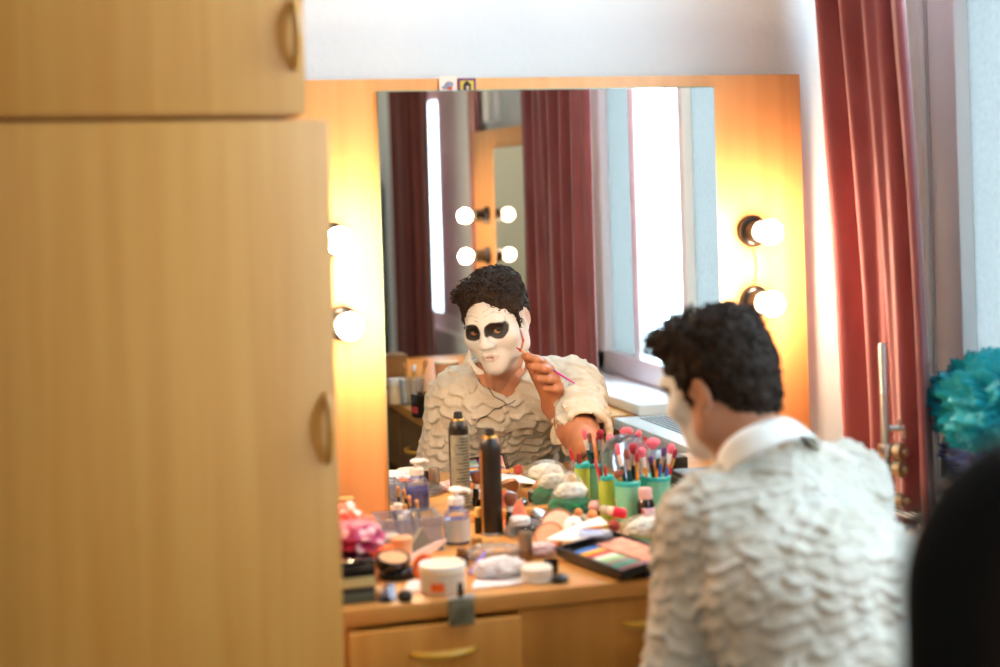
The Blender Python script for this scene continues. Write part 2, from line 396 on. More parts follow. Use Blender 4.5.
mr = thing('vanity_mirror', 'large frameless mirror leaning on the beech panel above the dressing table', 'mirror', (.949, -.004, .79))
part('silvered_face', MB().box((.949, 0, 1.191), (.683, .003, .802), 0), mirror_m, mr)
part('glass_edge', MB().box((.949, .0018, 1.191), (.6862, .0022, .8052), .0004), edge_m, mr)
part('ledge', MB().box((.949, -.004, .780), (.70, .02, .018), .002), wood_h, mr)

# bulbs
BULB = 220
bulb_m = glow('warm_bulb', (1.0, .72, .47), BULB)
def bulb(p, d, label, group=None):
    d = Vector(d); p = Vector(p); t = thing('vanity_bulb', label, 'light bulb', p, group)
    s = MB().lathe([(0, 0), (.031, 0), (.032, .008), (.029, .014), (.023, .017), (.022, .040), (.0235, .046), (.0235, .052), (.016, .053), (0, .053)], p, d)
    part('socket', s, black, t)
    part('screw_cap', MB().lathe([(.0125, .046), (.0125, .058), (.015, .062), (0, .062)], p, d), gold_m, t)
    b = MB().lathe([(.0, .058)]+[(.0245*math.sin(a), .0855-.0245*math.cos(a)) for a in np.linspace(.5, PI, 16)], p, d)
    part('glass_bulb', b, bulb_m, t, 180)
for x, z, lb in ((1.367, 1.302, 'glowing bulb in a black socket on the right of the mirror, upper of the pair'),
                 (1.367, 1.161, 'glowing bulb in a black socket on the right of the mirror, lower of the pair'),
                 (.512, 1.318, 'glowing bulb left of the mirror beside the wardrobe, upper one washed out in glare'),
                 (.527, 1.162, 'glowing bulb left of the mirror beside the wardrobe, lower of the pair')):
    bulb((x, .0055, z), (0, -1, 0), lb)
c = part('bulb_cable', MB().tube([(1.367, .004, 1.27), (1.373, -.004, 1.25), (1.375, -.005, 1.23), (1.371, -.003, 1.20), (1.367, .004, 1.19)], .0025, 6), mat('yellowed_cable', (214, 176, 110), .5))
tag(c, 'thin pale cable looping between the two bulbs right of the mirror', 'cable')
# picture cards behind the top of the mirror
def card(name, X0, X1, Y0, Y1, label):
    a = at(X0, Y0, 1, .0055); b = at(X1, Y1, 1, .0055)
    t = thing(name, label, 'card', ((a[0]+b[0])/2, .0026, b[2]-.02)); return t, a[0], b[0], a[2], b[2]-.012
t, x0, x1, z1, z0 = card('postcard', 438.5, 456.5, 76.5, 91, 'pale postcard with a red and grey drawing tucked behind the mirror top')
cx = (x0+x1)/2
part('card_sheet', MB().box((cx, .0026, (z0+z1)/2), (x1-x0, .0008, z1-z0), 0), mat('pale_card', (240, 214, 200), .7), t)
part('drawing', MB().blob((cx+.002, .0020, z0+.024), (.008, .0004, .005), .5, 2, 3, 3).blob((cx-.005, .0020, z0+.019), (.006, .0004, .003), .5, 2, 9, 3), mat('grey_ink', (136, 140, 156), .8), t)
part('red_motif', MB().blob((cx+.003, .0018, z0+.017), (.005, .0004, .0025), .5, 2, 5, 3), mat('red_ink', (214, 84, 60), .8), t)
t, x0, x1, z1, z0 = card('framed_icon', 457.5, 475.5, 78.5, 91, 'small purple-bordered picture of a dark-hooded figure on yellow behind the mirror top')
cx = (x0+x1)/2
part('border', MB().box((cx, .0026, (z0+z1)/2), (x1-x0, .0008, z1-z0), 0), mat('purple_card', (96, 46, 100), .6), t)
part('picture', MB().box((cx, .0021, (z0+z1)/2-.002), ((x1-x0)*.76, .0006, (z1-z0)*.86), 0), mat('ochre_card', (206, 176, 50), .6), t)
part('figure', MB().blob((cx, .0016, z0+.018), (.0075, .0004, .0125), .15, 2, 5, 3), mat('dark_ink', (34, 30, 36), .7), t)
part('face', MB().blob((cx+.001, .0011, z0+.018), (.0028, .0004, .004), .1, 2, 5, 3), mat('face_ink', (216, 170, 150), .7), t)

# ================================================================== CURTAINS
def curtain(name, a, b, z0, z1, folds, amp, m, label, flare=0, seed=0, a2=None, b2=None):
    a = Vector((a[0], a[1], 0)); b = Vector((b[0], b[1], 0)); d = b-a; nrm = Vector((-d.y, d.x, 0)).normalized()
    c2 = Vector((*a2, 0)) if a2 else a; d2 = Vector((*b2, 0)) if b2 else b
    def fn(u, v):
        z = z1+(z0-z1)*v; uu = u+.012*noise.noise(Vector((u*9, v*1.5, seed)))
        w = math.sin(2*PI*folds*uu+seed+.5*math.sin(v*2+seed))+.35*math.sin(2*PI*folds*2.3*uu+1.3*seed+v)
        k = amp*(.75+.45*noise.noise(Vector((u*folds*.9, v*1.3, seed+3))))*(1+flare*v); s = v*v*(3-2*v)
        p = (a*(1-s)+c2*s)*(1-uu)+(b*(1-s)+d2*s)*uu+nrm*(k*w)
        return (p.x, p.y, z)
    mb = MB().grid(fn, 150, 36); o = part(name, mb, m, None, 180)
    sd = o.modifiers.new('cloth', 'SOLIDIFY'); sd.thickness = .003
    return tag(o, label, 'curtain')
curtain('window_curtain', (1.462, -.045), (1.500, -.345), .79, 2.66, 3.7, .028, velvet, 'dusty red velvet curtain hanging between the near beech panel and the window', .12, 1.0, (1.545, -.045), (1.515, -.425))
curtain('window_curtain', (1.47, -1.31), (1.47, -1.93), .79, 2.66, 5.2, .026, velvet, 'pinkish red curtain seen in the mirror beside the bright window', .05, 2.2)
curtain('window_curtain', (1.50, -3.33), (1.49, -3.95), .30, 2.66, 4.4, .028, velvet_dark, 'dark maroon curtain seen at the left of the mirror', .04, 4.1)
curtain('window_curtain', (1.556, -2.765), (1.556, -2.90), .80, 2.66, 1.6, .010, velvet, 'narrow orange-lit red curtain seen in the mirror beside the far dressing table', .0, 5.7)

# ================================================================== SILL OVER THE RADIATOR
rc = thing('radiator_cover', 'white painted window sill over a slatted radiator cover', 'radiator cover', (1.58, -.9, 0))
part('sill_board', MB().box((1.577, -.555, .755), (.240, 1.13, .03), .005).box((1.612, -1.53, .785), (.170, .84, .03), .005), white_paint, rc)
g = MB()
for k in range(46): g.box((1.478, -.01-k*.0242, .40), (.010, .012, .68), .001)
g.box((1.478, -.555, .728), (.012, 1.11, .024), .001).box((1.478, -.555, .05), (.012, 1.11, .05), .001)
part('slat_front', g, white_paint, rc)
g = MB()
for k in range(9): g.box((1.52+k*.014, -.555, .7708), (.005, 1.05, .0012), 0)
part('slot_shade_strips', g, mat('painted_slot_shade', (70, 88, 92), .8), rc)  # dark strips laid on the sill; the slots' shade is in their colour

# ================================================================== SECOND DRESSING TABLE (seen in the mirror)
M2 = lambda u, v, z: (1.52-(v if v > .001 else -.05), -2.86+u, z)
dressing_table(M2, 1.70, .535, 'long brown dressing table along the right wall, seen in the mirror with yellow drawer handles',
               [(.02, .55, .56, 0, .30), (.56, 1.10, .56, 0, .83), (1.11, 1.68, .56, 0, 1.30)], top_m=wood_h, front_m=wood_dark)
b2 = thing('back_board', 'orange-lit beech panel with bulbs at the far dressing table in the mirror', 'board', (1.53, -2.36, DZ+.001))
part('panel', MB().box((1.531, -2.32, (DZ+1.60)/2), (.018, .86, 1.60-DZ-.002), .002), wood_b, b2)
m2 = thing('vanity_mirror', 'mirror of the far dressing table, reflecting its bulbs', 'mirror', (1.517, -2.23, .79))
part('silvered_face', MB().box((1.5175, -2.165, 1.16), (.003, .56, .74), 0), mirror_m, m2)
part('glass_edge', MB().box((1.5192, -2.165, 1.16), (.0022, .563, .743), .0004), edge_m, m2)
bulb((1.5215, -2.56, 1.296), (-1, 0, 0), 'glowing bulb on the far dressing table panel in the mirror, upper one')
bulb((1.5215, -2.56, 1.152), (-1, 0, 0), 'glowing bulb on the far dressing table panel in the mirror, lower one')
far_brushes = []
def mdesk(X, Y, z=DZ):
    """where a reflected pixel lands on a level z"""
    p = at(X, Y, 2, z); return Vector((p[0], -p[1], z))
p = mdesk(398, 403); t = thing('cream_jar', 'beige lidded jar on the far dressing table in the mirror', 'jar', p)
part('jar', MB().lathe([(0, 0), (.026, 0), (.027, .004), (.027, .05), (.024, .054), (0, .054)], p), cream, t)
part('lid', MB().lathe([(0, .054), (.029, .054), (.029, .07), (.026, .073), (0, .073)], p), white_pl, t)
p = mdesk(412, 404); t = thing('brush_cup', 'clear cup of pale brushes on the far dressing table in the mirror', 'cup', p)
part('cup', MB().lathe([(0, 0), (.034, 0), (.038, .075), (.0365, .075), (.033, .004), (0, .004)], p), plas, t)
for dx, dy, tx, ty, L_, lb, bm in ((-.010, .006, -.05, .03, .125, 'pale brush leaning left in the clear cup on the far table', 'bris_tan'), (.004, -.008, .03, -.02, .115, 'pale brush standing in the middle of the clear cup on the far table', 'tissue_m'), (.012, .008, .10, .03, .130, 'pale brush leaning right in the clear cup on the far table', 'bris_tan')):
    far_brushes.append((p+Vector((dx, dy, .006)), p+Vector((dx+tx*.3, dy+ty*.3, L_)), lb, bm))
p = mdesk(425, 416); t = thing('cosmetics_tub', 'squat black tub on the front edge of the far dressing table in the mirror', 'tub', p)
part('tub', MB().lathe([(0, 0), (.036, 0), (.038, .006), (.038, .04), (.035, .043), (0, .043)], p), black, t)
part('lid', MB().lathe([(0, .043), (.039, .043), (.039, .060), (.035, .064), (0, .064)], p), black_gloss, t)
part('label', MB().box(p+Vector((-.033, .022, .022)), (.001, .02, .018), 0, rz=-.6), mat('red_label', (190, 60, 60), .5), t)
p = mdesk(447, 395); t = thing('paper_cup', 'pale orange paper cup on the far dressing table in the mirror', 'cup', p)
part('cup_wall', MB().lathe([(0, 0), (.028, 0), (.037, .10), (.035, .10), (.027, .004), (0, .004)], p), mat('orange_card', (232, 170, 124), .6), t)
part('rim', MB().lathe([(.035, .098), (.0385, .098), (.0385, .103), (.035, .103)], p), cream, t)
p = mdesk(391, 388); t = thing('card_box', 'brown card box at the far end of the dressing table in the mirror', 'box', p)
part('box_body', MB().box(p+Vector((0, 0, .05)), (.09, .09, .10), .002), kraft, t); part('lid', MB().box(p+Vector((0, 0, .104)), (.094, .094, .01), .002), wood_dark, t)
# coat hung on the back wall
t = thing('hanging_coat', 'dark green coat hanging beyond the maroon curtain in the mirror', 'coat', (1.42, -4.68, .55))
def coat(u, v):
    a = 2*PI*u; wdt = .07+.12*min(1, v*4)**.5+.03*v; dp = .04+.035*v
    k = 1+.10*math.sin(7*a+3*v)*v
    return (1.42+wdt*k*math.cos(a), -4.68+dp*k*math.sin(a), 1.52-.95*v)
part('coat_body', MB().grid(coat, 60, 24), mat('dark_green_cloth', (44, 46, 32), .9, bump=.002, bscale=(60, 60, 60)), t, 180)
part('hook', MB().tube([(1.42, -4.79, 1.56), (1.42, -4.72, 1.55), (1.42, -4.68, 1.52)], .006), steel, t)

# ================================================================== BLACK CHAIR IN THE FOREGROUND
ch = thing('office_chair', 'black high-backed office chair close in the right foreground', 'chair', (.80, -2.10, 0))
def rrect(hw, hh, r, n=10):
    o = []
    for cx_, cy_, a0 in ((hw-r, hh-r, 0), (-hw+r, hh-r, PI/2), (-hw+r, -hh+r, PI), (hw-r, -hh+r, 1.5*PI)):
        o += [(cx_+r*math.cos(a0+PI/2*k/n), cy_+r*math.sin(a0+PI/2*k/n)) for k in range(n+1)]
    return o
def cushion(c, hw, hh, r, th, plane, edge=.035):
    mb = MB(); rings = []
    for a in np.linspace(-PI/2, PI/2, 9):
        q = rrect(hw-edge+edge*math.cos(a), hh-edge+edge*math.cos(a), max(r-edge+edge*math.cos(a), .01)); rings.append([(x, y, th/2*math.sin(a)) for x, y in q])
    vs = []; N = len(rings[0])
    for rg in rings:
        for x, y, d in rg: vs.append((c[0]+x, c[1]+d, c[2]+y) if plane == 'xz' else (c[0]+x, c[1]+y, c[2]+d))
    fs = [(i*N+k, i*N+(k+1) % N, (i+1)*N+(k+1) % N, (i+1)*N+k) for i in range(len(rings)-1) for k in range(N)]
    fs += [tuple(range(N-1, -1, -1)), tuple((len(rings)-1)*N+k for k in range(N))]
    return mb.add(vs, fs)
part('backrest', cushion((.754, -2.03, .912), .225, .335, .115, .09, 'xz'), black_cloth, ch, 180)
part('seat', cushion((.80, -2.30, .47), .25, .24, .10, .09, 'xy'), black_cloth, ch, 180)
part('back_support', MB().tube([(.80, -2.20, .42), (.80, -2.02, .43), (.80, -1.98, .50), (.80, -1.985, .72)], .022, 10), black, ch)
part('gas_column', MB().lathe([(0, .08), (.028, .08), (.028, .25), (.018, .26), (.018, .42), (0, .42)], (.80, -2.30, 0)), black, ch)
for k in range(5):
    a = 2*PI*k/5+.3; e = Vector((.80+.28*math.cos(a), -2.30+.28*math.sin(a), .07))
    lg = part('foot_arm', MB().tube([(.80, -2.30, .11), ((.80+e.x)/2, (-2.30+e.y)/2, .10), e], [.024, .02, .016]), black, ch)
    part('caster', MB().lathe([(0, -.012), (.028, -.012), (.03, -.006), (.03, .006), (.028, .012), (0, .012)], e+Vector((0, 0, -.04)), (math.sin(a), -math.cos(a), 0)), black, lg)

# ================================================================== METAL STAND AND THE GAUZE ON THE SILL
sx, sy = at(885, 420, 1, -.335)[:2]; zt = at(884, 343, 1, -.335)[2]; ZS = .7704
ms = thing('metal_stand', 'slim steel clamp stand with knobs standing before the red curtain', 'stand', (sx, sy, ZS))
part('pole', MB().lathe([(0, ZS+.01), (.0085, ZS+.01), (.0085, zt-.006), (.006, zt), (0, zt)], (sx, sy, 0), n=16), steel, ms)
part('sleeve', MB().lathe([(.009, ZS+.02), (.0115, ZS+.02), (.0115, zt-.26), (.009, zt-.255)], (sx, sy, 0), n=16), steel, ms)
part('base_plate', MB().box((sx+.01, sy, ZS+.006), (.05, .09, .012), .004), steel, ms)
brass = mat('dull_knob_metal', (150, 146, 128), .4, .8)
for Y, r in ((449, .016), (466, .017), (497, .012)):
    zc = at(893, Y, 1, sy)[2]
    k = part('clamp', MB().box((sx+.003, sy-.002, zc), (.030, .028, .022), .004), steel, ms)
    q = Vector((sx+.006, sy-.014, zc)); ax = Vector((.45, -.9, 0))
    part('knob', MB().lathe([(0, 0), (r*.5, 0), (r*.5, .006), (r, .008), (r*1.05, .014), (r, .022), (r*.4, .024), (r*.4, .032), (0, .033)], q, ax, 18), brass, k)
zc = at(897, 427, 1, sy)[2]
wn = part('wing_nut', MB().lathe([(0, -.012), (.006, -.010), (.006, .016), (0, .018)], (sx+.014, sy-.010, zc), (1, -.6, 0), 12)
          .box((sx+.020, sy-.016, zc+.010), (.004, .010, .018), .002).box((sx+.026, sy-.020, zc-.009), (.004, .010, .018), .002), steel, ms)
def gauze(name, m, label, c, size, seed, amp):
    mb = MB().blob(c, size, amp, 2.6, seed, 6, fine=.55, zmin=c[2]-size[2]*.75)
    return tag(part(name, mb, m, None, 180), label, 'fabric')
gauze('tulle_bundle', tulle, 'crumpled teal tulle heaped on the window sill', (1.604, -.510, .988), (.080, .16, .085), 3, .42)
gauze('tulle_bundle', tulle_b, 'blue iridescent gauze lying under the teal tulle', (1.605, -.56, .905), (.080, .18, .05), 8, .35)
bag = part('black_bag', MB().blob((1.600, -.55, .826), (.085, .19, .050), .16, 2, 12, 4, zmin=.771), mat('black_nylon', (14, 14, 17), .6, bump=.002, bscale=(50, 50, 50)), None, 180)
tag(bag, 'black bag slumped on the window sill under the blue gauze', 'bag')
# ================================================================== THINGS ON THE DRESSING TABLE
def lp(name, prof, p, m, t, axis=(0, 0, 1), n=28, smooth=40): return part(name, MB().lathe(prof, p, axis, n), m, t, smooth)
def P(X, Y, dz=0): q = desk(X, Y); return Vector((q[0], q[1], DZ+.0004+dz))
def PY(X, y, dz=0): q = at(X, 500, 1, y); return Vector((q[0], y, DZ+.0004+dz))
def brush(base, tip, hm, fm, bm_, label, rh=.0028, rb=.006, fb=.16, ff=.12, kind='makeup_brush', group=None, flat=1, cat='brush'):
    base = Vector(base); tip = Vector(tip); d = tip-base; L = d.length; a = d.normalized()
    t = thing(kind, label, cat, base, group)
    h = L*(1-fb-ff)
    lp('handle', [(0, 0), (rh*.55, .001), (rh*.9, h*.12), (rh*1.25, h*.72), (rh, h), (0, h)], base, hm, t, a, 12)
    lp('ferrule', [(rh*.98, h-.001), (rh*1.1, h), (rh*1.05+(rb-rh)*.25, h+L*ff), (0, h+L*ff)], base, fm, t, a, 12)
    b0 = h+L*ff; bl = L*fb
    part('bristles', MB().lathe([(rh*1.05, b0-.001), (rb*.85, b0+bl*.35), (rb, b0+bl*.62), (rb*.8, b0+bl*.88), (rb*.35, b0+bl), (0, b0+bl*1.01)], base, a, 14, 1, flat), bm_, t, 180)
    return t
def pencil(base, tip, m, lead, label, r=.0032, cat='pencil'):
    base = Vector(base); tip = Vector(tip); L = (tip-base).length; a = (tip-base).normalized()
    t = thing('makeup_pencil', label, cat, base)
    lp('barrel', [(0, 0), (r, 0), (r, L-.012), (r*.5, L-.004), (0, L-.004)], base, m, t, a, 8, 30); lp('point', [(r*.5, L-.0045), (.0004, L)], base, lead, t, a, 8)
    return t
def jar(p, r, h, bm_, lm, label, hl=.3, cat='jar', axis=(0, 0, 1), kind='cosmetic_jar', lr=1.05):
    t = thing(kind, label, cat, p); k = h*(1-hl)
    lp('body', [(0, 0), (r*.94, 0), (r, h*.06), (r, k-.002), (r*.94, k), (0, k)], p, bm_, t, axis)
    lp('lid', [(0, k), (r*lr, k), (r*lr, h-.003), (r*lr-.003, h), (0, h)], p, lm, t, axis)
    return t
for b_, e_, lb, bm in far_brushes: brush(b_, e_, mat('pale_wood_handle', (220, 190, 130), .4), gold_m, globals()[bm], lb, .0034, .0075, .2, .12)
# --- left corner: stack of flat cases, cloths
y0 = -.44
def flatbox(name, z, h, m, label, cat, lid_m=None, w=.058, d=.13, rz=0, lid=.3):
    p = Vector((.4475, y0, DZ+.0004+z)); t = thing(name, label, cat, p); k = h*(1-lid)
    part('base', MB().box(p+Vector((0, 0, k/2)), (w, d, k-.0004), .0025, rz), m, t)
    part('lid', MB().box(p+Vector((0, 0, k+(h-k)/2)), (w+.001, d+.001, h-k-.0004), .0025, rz), lid_m or m, t)
flatbox('flat_box', 0, .024, slate, 'dark grey-green flat box at the bottom of the stack beside the wardrobe', 'box', mat('dark_maroon_plastic', (46, 30, 30), .4))
flatbox('flat_box', .024, .016, khaki, 'khaki flat box in the middle of the stack beside the wardrobe', 'box', None, .057)
flatbox('makeup_case', .040, .027, black, 'black makeup case on top of the stack beside the wardrobe', 'case', black_gloss, .058, .13, .03)
def cloth(name, c, size, seed, m, label, cat, amp=.35, sub=5, fr=1.7, fine=0):
    mb = MB().blob(c, size, amp, fr, seed, sub, zmin=c[2]-size[2]*.7, fine=fine)
    return tag(part(name, mb, m, None, 180), label, cat)
cloth('dotted_pouch', (.462, -.41, DZ+.083), (.044, .055, .023), 4, spots('magenta_dots', (172, 26, 84), (244, 190, 190), 42, .34), 'magenta pouch with pale dots crumpled on the black case', 'pouch', .30, 5, 1.7, .35)
cloth('dotted_scarf', (.474, -.300, DZ+.052), (.044, .045, .052), 9, spots('orange_dots', (236, 84, 54), (250, 214, 200), 34, .28), 'orange-red scarf with white spots heaped behind the magenta pouch', 'scarf', .34, 5, 1.7, .4)
p = Vector((.500, -.035, DZ+.0004)); t = thing('white_box', 'white cardboard box standing against the beech panel left of the mirror', 'box', p)
part('box_body', MB().box(p+Vector((0, 0, .022)), (.072, .045, .044), .001), white_pl, t); part('lid_flap', MB().box(p+Vector((0, 0, .0455)), (.073, .046, .003), .0008), cream, t)
part('red_print', MB().box(p+Vector((.012, -.0228, .024)), (.03, .0006, .006), 0), mat('red_print', (206, 70, 50), .6), t)
q = p+Vector((.012, 0, .0472)); t = thing('card_block', 'brown cardboard block resting on the white box beside the panel', 'box', q)
part('block', MB().box(q+Vector((0, 0, .012)), (.040, .030, .024), .001), kraft, t); part('top_sheet', MB().box(q+Vector((0, 0, .0248)), (.0405, .0305, .0012), 0), mat('light_kraft', (196, 146, 84), .7), t)
p = P(383, 566); t = thing('orange_tub', 'small orange tub behind the black powder compact', 'tub', p)
lp('tub', [(0, 0), (.014, 0), (.017, .030), (.0155, .030), (.013, .003), (0, .003)], p, orange_w, t); lp('rim', [(.016, .029), (.0185, .029), (.0185, .032), (.016, .032)], p, orange, t)
jar(P(402, 556), .0185, .034, mat('beige_plastic', (214, 176, 138), .4), mat('tan_lid', (206, 160, 122), .4), 'tan round jar with a lid in front of the clear container', .4)
# clear tray and its contents
c0 = PY(407, -.165); t = thing('plastic_tray', 'open milky plastic container holding sponges below the mirror', 'container', c0)
w_, d_, h_, th = .108, .085, .058, .0016
tw = MB(); tw.box(c0+Vector((0, 0, .001)), (w_, d_, .002), .0005)
for s in (-1, 1): tw.box(c0+Vector((s*(w_/2-th/2), 0, h_/2)), (th, d_, h_), .0004).box(c0+Vector((0, s*(d_/2-th/2), h_/2)), (w_-2*th, th, h_), .0004)
part('tray_walls', tw, plas_milk, t)
rm = MB()
for s in (-1, 1): rm.box(c0+Vector((s*(w_/2+.001), 0, h_)), (.005, d_+.006, .0025), .001).box(c0+Vector((0, s*(d_/2+.001), h_)), (w_-.006, .005, .0025), .001)
part('tray_rim', rm, plas_milk, t)
p = c0+Vector((.020, -.015, .0025)); sp = MB(); vs = [(-.022, -.010, 0), (.022, -.010, 0), (0, -.012, .036), (-.022, .010, 0), (.022, .010, 0), (0, .008, .036)]
sp.add([p+Vector(v) for v in vs], [(0, 1, 2), (5, 4, 3), (0, 3, 4, 1), (1, 4, 5, 2), (2, 5, 3, 0)])
tag(part('makeup_sponge', sp, mat('olive_sponge', (170, 160, 100), .95, bump=.0008, bscale=(300, 300, 300)), None, 0), 'olive triangular sponge inside the milky container', 'sponge')
p = c0+Vector((-.030, 0, .0025)); tag(part('makeup_sponge', MB().box(p+Vector((0, 0, .012)), (.032, .04, .024), .006), mat('cream_sponge', (226, 214, 190), .95, bump=.0008, bscale=(300, 300, 300))), 'pale block sponge inside the milky container', 'sponge')
# small jars and two brushes against the mirror behind the tray
for k, (X, y, r, h, hm) in enumerate(((399, -.045, .0075, .034, cream), (406, -.04, .0085, .040, white_pl), (414, -.05, .0080, .036, gold_m))):
    jar(PY(X, y), r, h, mat('clear_varnish', (206, 200, 176), .15, coat=.4), hm, ('cream-capped varnish bottle nearest the mirror edge', 'white-capped varnish bottle in the middle of the three by the mirror', 'gold-capped varnish bottle right of the other two by the mirror')[k], .5, 'bottle', kind='varnish_bottle')
brush(PY(414, -.062), PY(409, -.05, .070), black, gold_m, bris_tan, 'small black brush with a tan tip standing behind the container, left one', .0022, .0038)
brush(PY(421, -.062), PY(416.5, -.055, .062), black, gold_m, bris_tan, 'small black brush with a tan tip standing behind the container, right one', .0022, .0038)
brush(PY(400, -.085), PY(393, -.07, .050), black, black, bris_pur, 'short black brush leaning at the left end of the mirror', .004, .006)
# compacts, tube, cap
def compact(p, r, h, case, powder, label, axis=(0, 0, 1), kind='powder_compact', cat='compact', rim=.86):
    t = thing(kind, label, cat, p)
    lp('case', [(0, 0), (r*.96, 0), (r, h*.3), (r, h*.8), (r*.97, h), (r*rim, h), (r*rim, h-.001), (0, h-.001)], p, case, t, axis, 36)
    lp('powder', [(0, h-.0016), (r*(rim-.02), h-.0016), (r*(rim-.04), h-.0002), (0, h)], p, powder, t, axis, 36)
    return t
p = P(398, 577); t = thing('black_compact', 'closed black compact lying under the tan powder', 'compact', p)
lp('base', [(0, 0), (.030, 0), (.031, .007), (0, .007)], p, black, t); lp('lid', [(0, .0075), (.031, .0075), (.030, .014), (.026, .016), (0, .016)], p, black_gloss, t)
compact(P(393, 577, .0172), .029, .017, black_gloss, tan, 'open black compact with tan pressed powder tilted beside the case stack', (.05, -.22, .97))
p = P(386, 602, .0075); a = Vector((.30, .95, .0)).normalized(); t = thing('paint_tube', 'crumpled metal paint tube lying at the left front of the table', 'tube', p-Vector((0, 0, .0075)))
b = p-a*.004
tb = MB()
def tube_fn(u, v):
    th = 2*PI*u; q = v; rx = .0095+.0055*(1-q)+.0006*math.sin(11*q+3*th); rz = max(.0008, .0072*min(1, q*1.6))
    pt = b+a*(.064*q)+Vector((a.y, -a.x, 0))*rx*math.cos(th)+Vector((0, 0, rz*math.sin(th)-(.0072-rz)*.9)); return tuple(pt)
tb.grid(tube_fn, 22, 12); part('tube_body', tb, mat('crimped_tin', (150, 164, 184), .25, .85, bump=.001, bscale=(140, 140, 140)), t, 180)
lp('nozzle', [(.0072, .063), (.004, .066), (.004, .073), (0, .073)], b, white_pl, t, a, 16); lp('crimp', [(0, -.001), (.011, -.001), (.011, .003), (0, .003)], b-Vector((0, 0, .0066)), mat('dark_tin', (60, 66, 76), .3, .8), t, a, 4)
p = P(378, 597); t = jar(p, .009, .014, orange_w, mat('peach_cap', (234, 180, 120), .4), 'tiny orange pot between the box stack and the paint tube', .4, 'pot', kind='colour_pot')
p = P(405, 601); t = thing('bottle_stopper', 'round black cap lying near the front edge left of the cream jar', 'cap', p)
lp('cap', [(0, 0), (.010, 0), (.0118, .004), (.0115, .012), (.008, .016), (0, .017)], p, black, t); lp('grip_ring', [(.0112, .003), (.0125, .004), (.0125, .008), (.0112, .009)], p, black_gloss, t)
def sheet(name, corners, z, m, label, cat, amp=.004, fr=30, seed=1, n=22, th=.0012):
    q = [Vector(c) for c in corners]
    def fn(u, v):
        p = (q[0]*(1-u)+q[1]*u)*(1-v)+(q[3]*(1-u)+q[2]*u)*v
        k = noise.noise(Vector((p.x*fr+seed, p.y*fr, seed)))
        return (p.x+.3*amp*noise.noise(Vector((p.y*fr, seed, p.x*fr))), p.y, p.z+amp*(abs(k)+.02)+z)
    o = part(name, MB().grid(fn, n, n), m, None, 180); s = o.modifiers.new('t', 'SOLIDIFY'); s.thickness = th; s.offset = 1
    return tag(o, label, cat)
sheet('tissue', [P(404, 594), P(428, 592), P(432, 581), P(408, 583)], .0006, tissue_m, 'scrap of white tissue beside the round black cap', 'tissue', .004, 60, 2)
# long pink cloth strip
pts = [P(398, 577, .012), P(412, 572, .02), P(428, 562, .016), P(442, 551, .012), P(446, 547, .010)]
mb = MB(); 
def strip(u, v):
    t_ = u*(len(pts)-1); i = min(int(t_), len(pts)-2); f = t_-i; c = pts[i]*(1-f)+pts[i+1]*f
    a_ = 2*PI*v; r = .011*(1+.3*math.sin(9*u+2*a_))*(.6+.4*math.sin(PI*min(1, u*1.2+.1)))
    return tuple(c+Vector((.5*r*math.cos(a_), r*math.cos(a_), .75*r*math.sin(a_)+.002)))
tag(part('cloth_strip', mb.grid(strip, 40, 16), pink_cloth, None, 180), 'twisted strip of pale pink cloth behind the open cream jar', 'cloth')
# open cream jar
p = P(443, 591); t = thing('cream_jar', 'large open white jar of cream with an orange label near the front edge', 'jar', p)
lp('jar', [(0, 0), (.033, 0), (.036, .004), (.036, .030), (.0375, .032), (.0375, .044), (.0355, .045), (.0335, .044), (.033, .040), (0, .040)], p, white_pl, t, n=40)
lp('thread_ring', [(.0372, .033), (.0386, .034), (.0386, .037), (.0372, .038)], p, cream, t, n=40)
lp('cream', [(0, .0395), (.033, .0395), (.030, .0425), (.012, .0435), (0, .044)], p, cream, t)
def arc(pc, r, a0, a1, z0, z1, n=14): return MB().grid(lambda u, v: (pc.x+r*math.cos(a0+(a1-a0)*u), pc.y+r*math.sin(a0+(a1-a0)*u), pc.z+z0+(z1-z0)*v), n, 2)
part('orange_label', arc(p, .0364, -2.35, -1.72, .006, .020), orange, t)
p2 = P(427, 583, .001); t = thing('screw_disc', 'orange screw lid leaning against the left of the open cream jar', 'lid', p2)
lp('lid_top', [(0, 0), (.020, 0), (.021, .002), (.021, .005), (0, .005)], p2+Vector((0, .012, .021)), orange, t, (-.75, -.6, .3)); lp('lid_skirt', [(.019, -.006), (.0208, -.006), (.0208, 0), (.019, 0)], p2+Vector((0, .012, .021)), orange, t, (-.75, -.6, .3))
# square bottle on the pulled-out drawer front
dz = DZ-.034; q = at(463, 613, 2, dz); p = Vector((q[0]-.019, -.5590, dz+.0003)); t = thing('square_bottle', 'small square grey glass bottle with a black stopper on the open drawer front', 'bottle', p)
part('glass', MB().box(p+Vector((0, 0, .0205)), (.041, .016, .041), .003), mat('grey_glass', (96, 96, 76), .08, coat=.5, rgb2=(128, 126, 104), scale=(60, 60, 60)), t)
part('metal_shoulder', MB().box(p+Vector((0, 0, .0425)), (.0415, .0165, .003), .001), steel, t); lp('stopper', [(0, .044), (.005, .044), (.0045, .062), (.003, .065), (0, .065)], p, black, t)
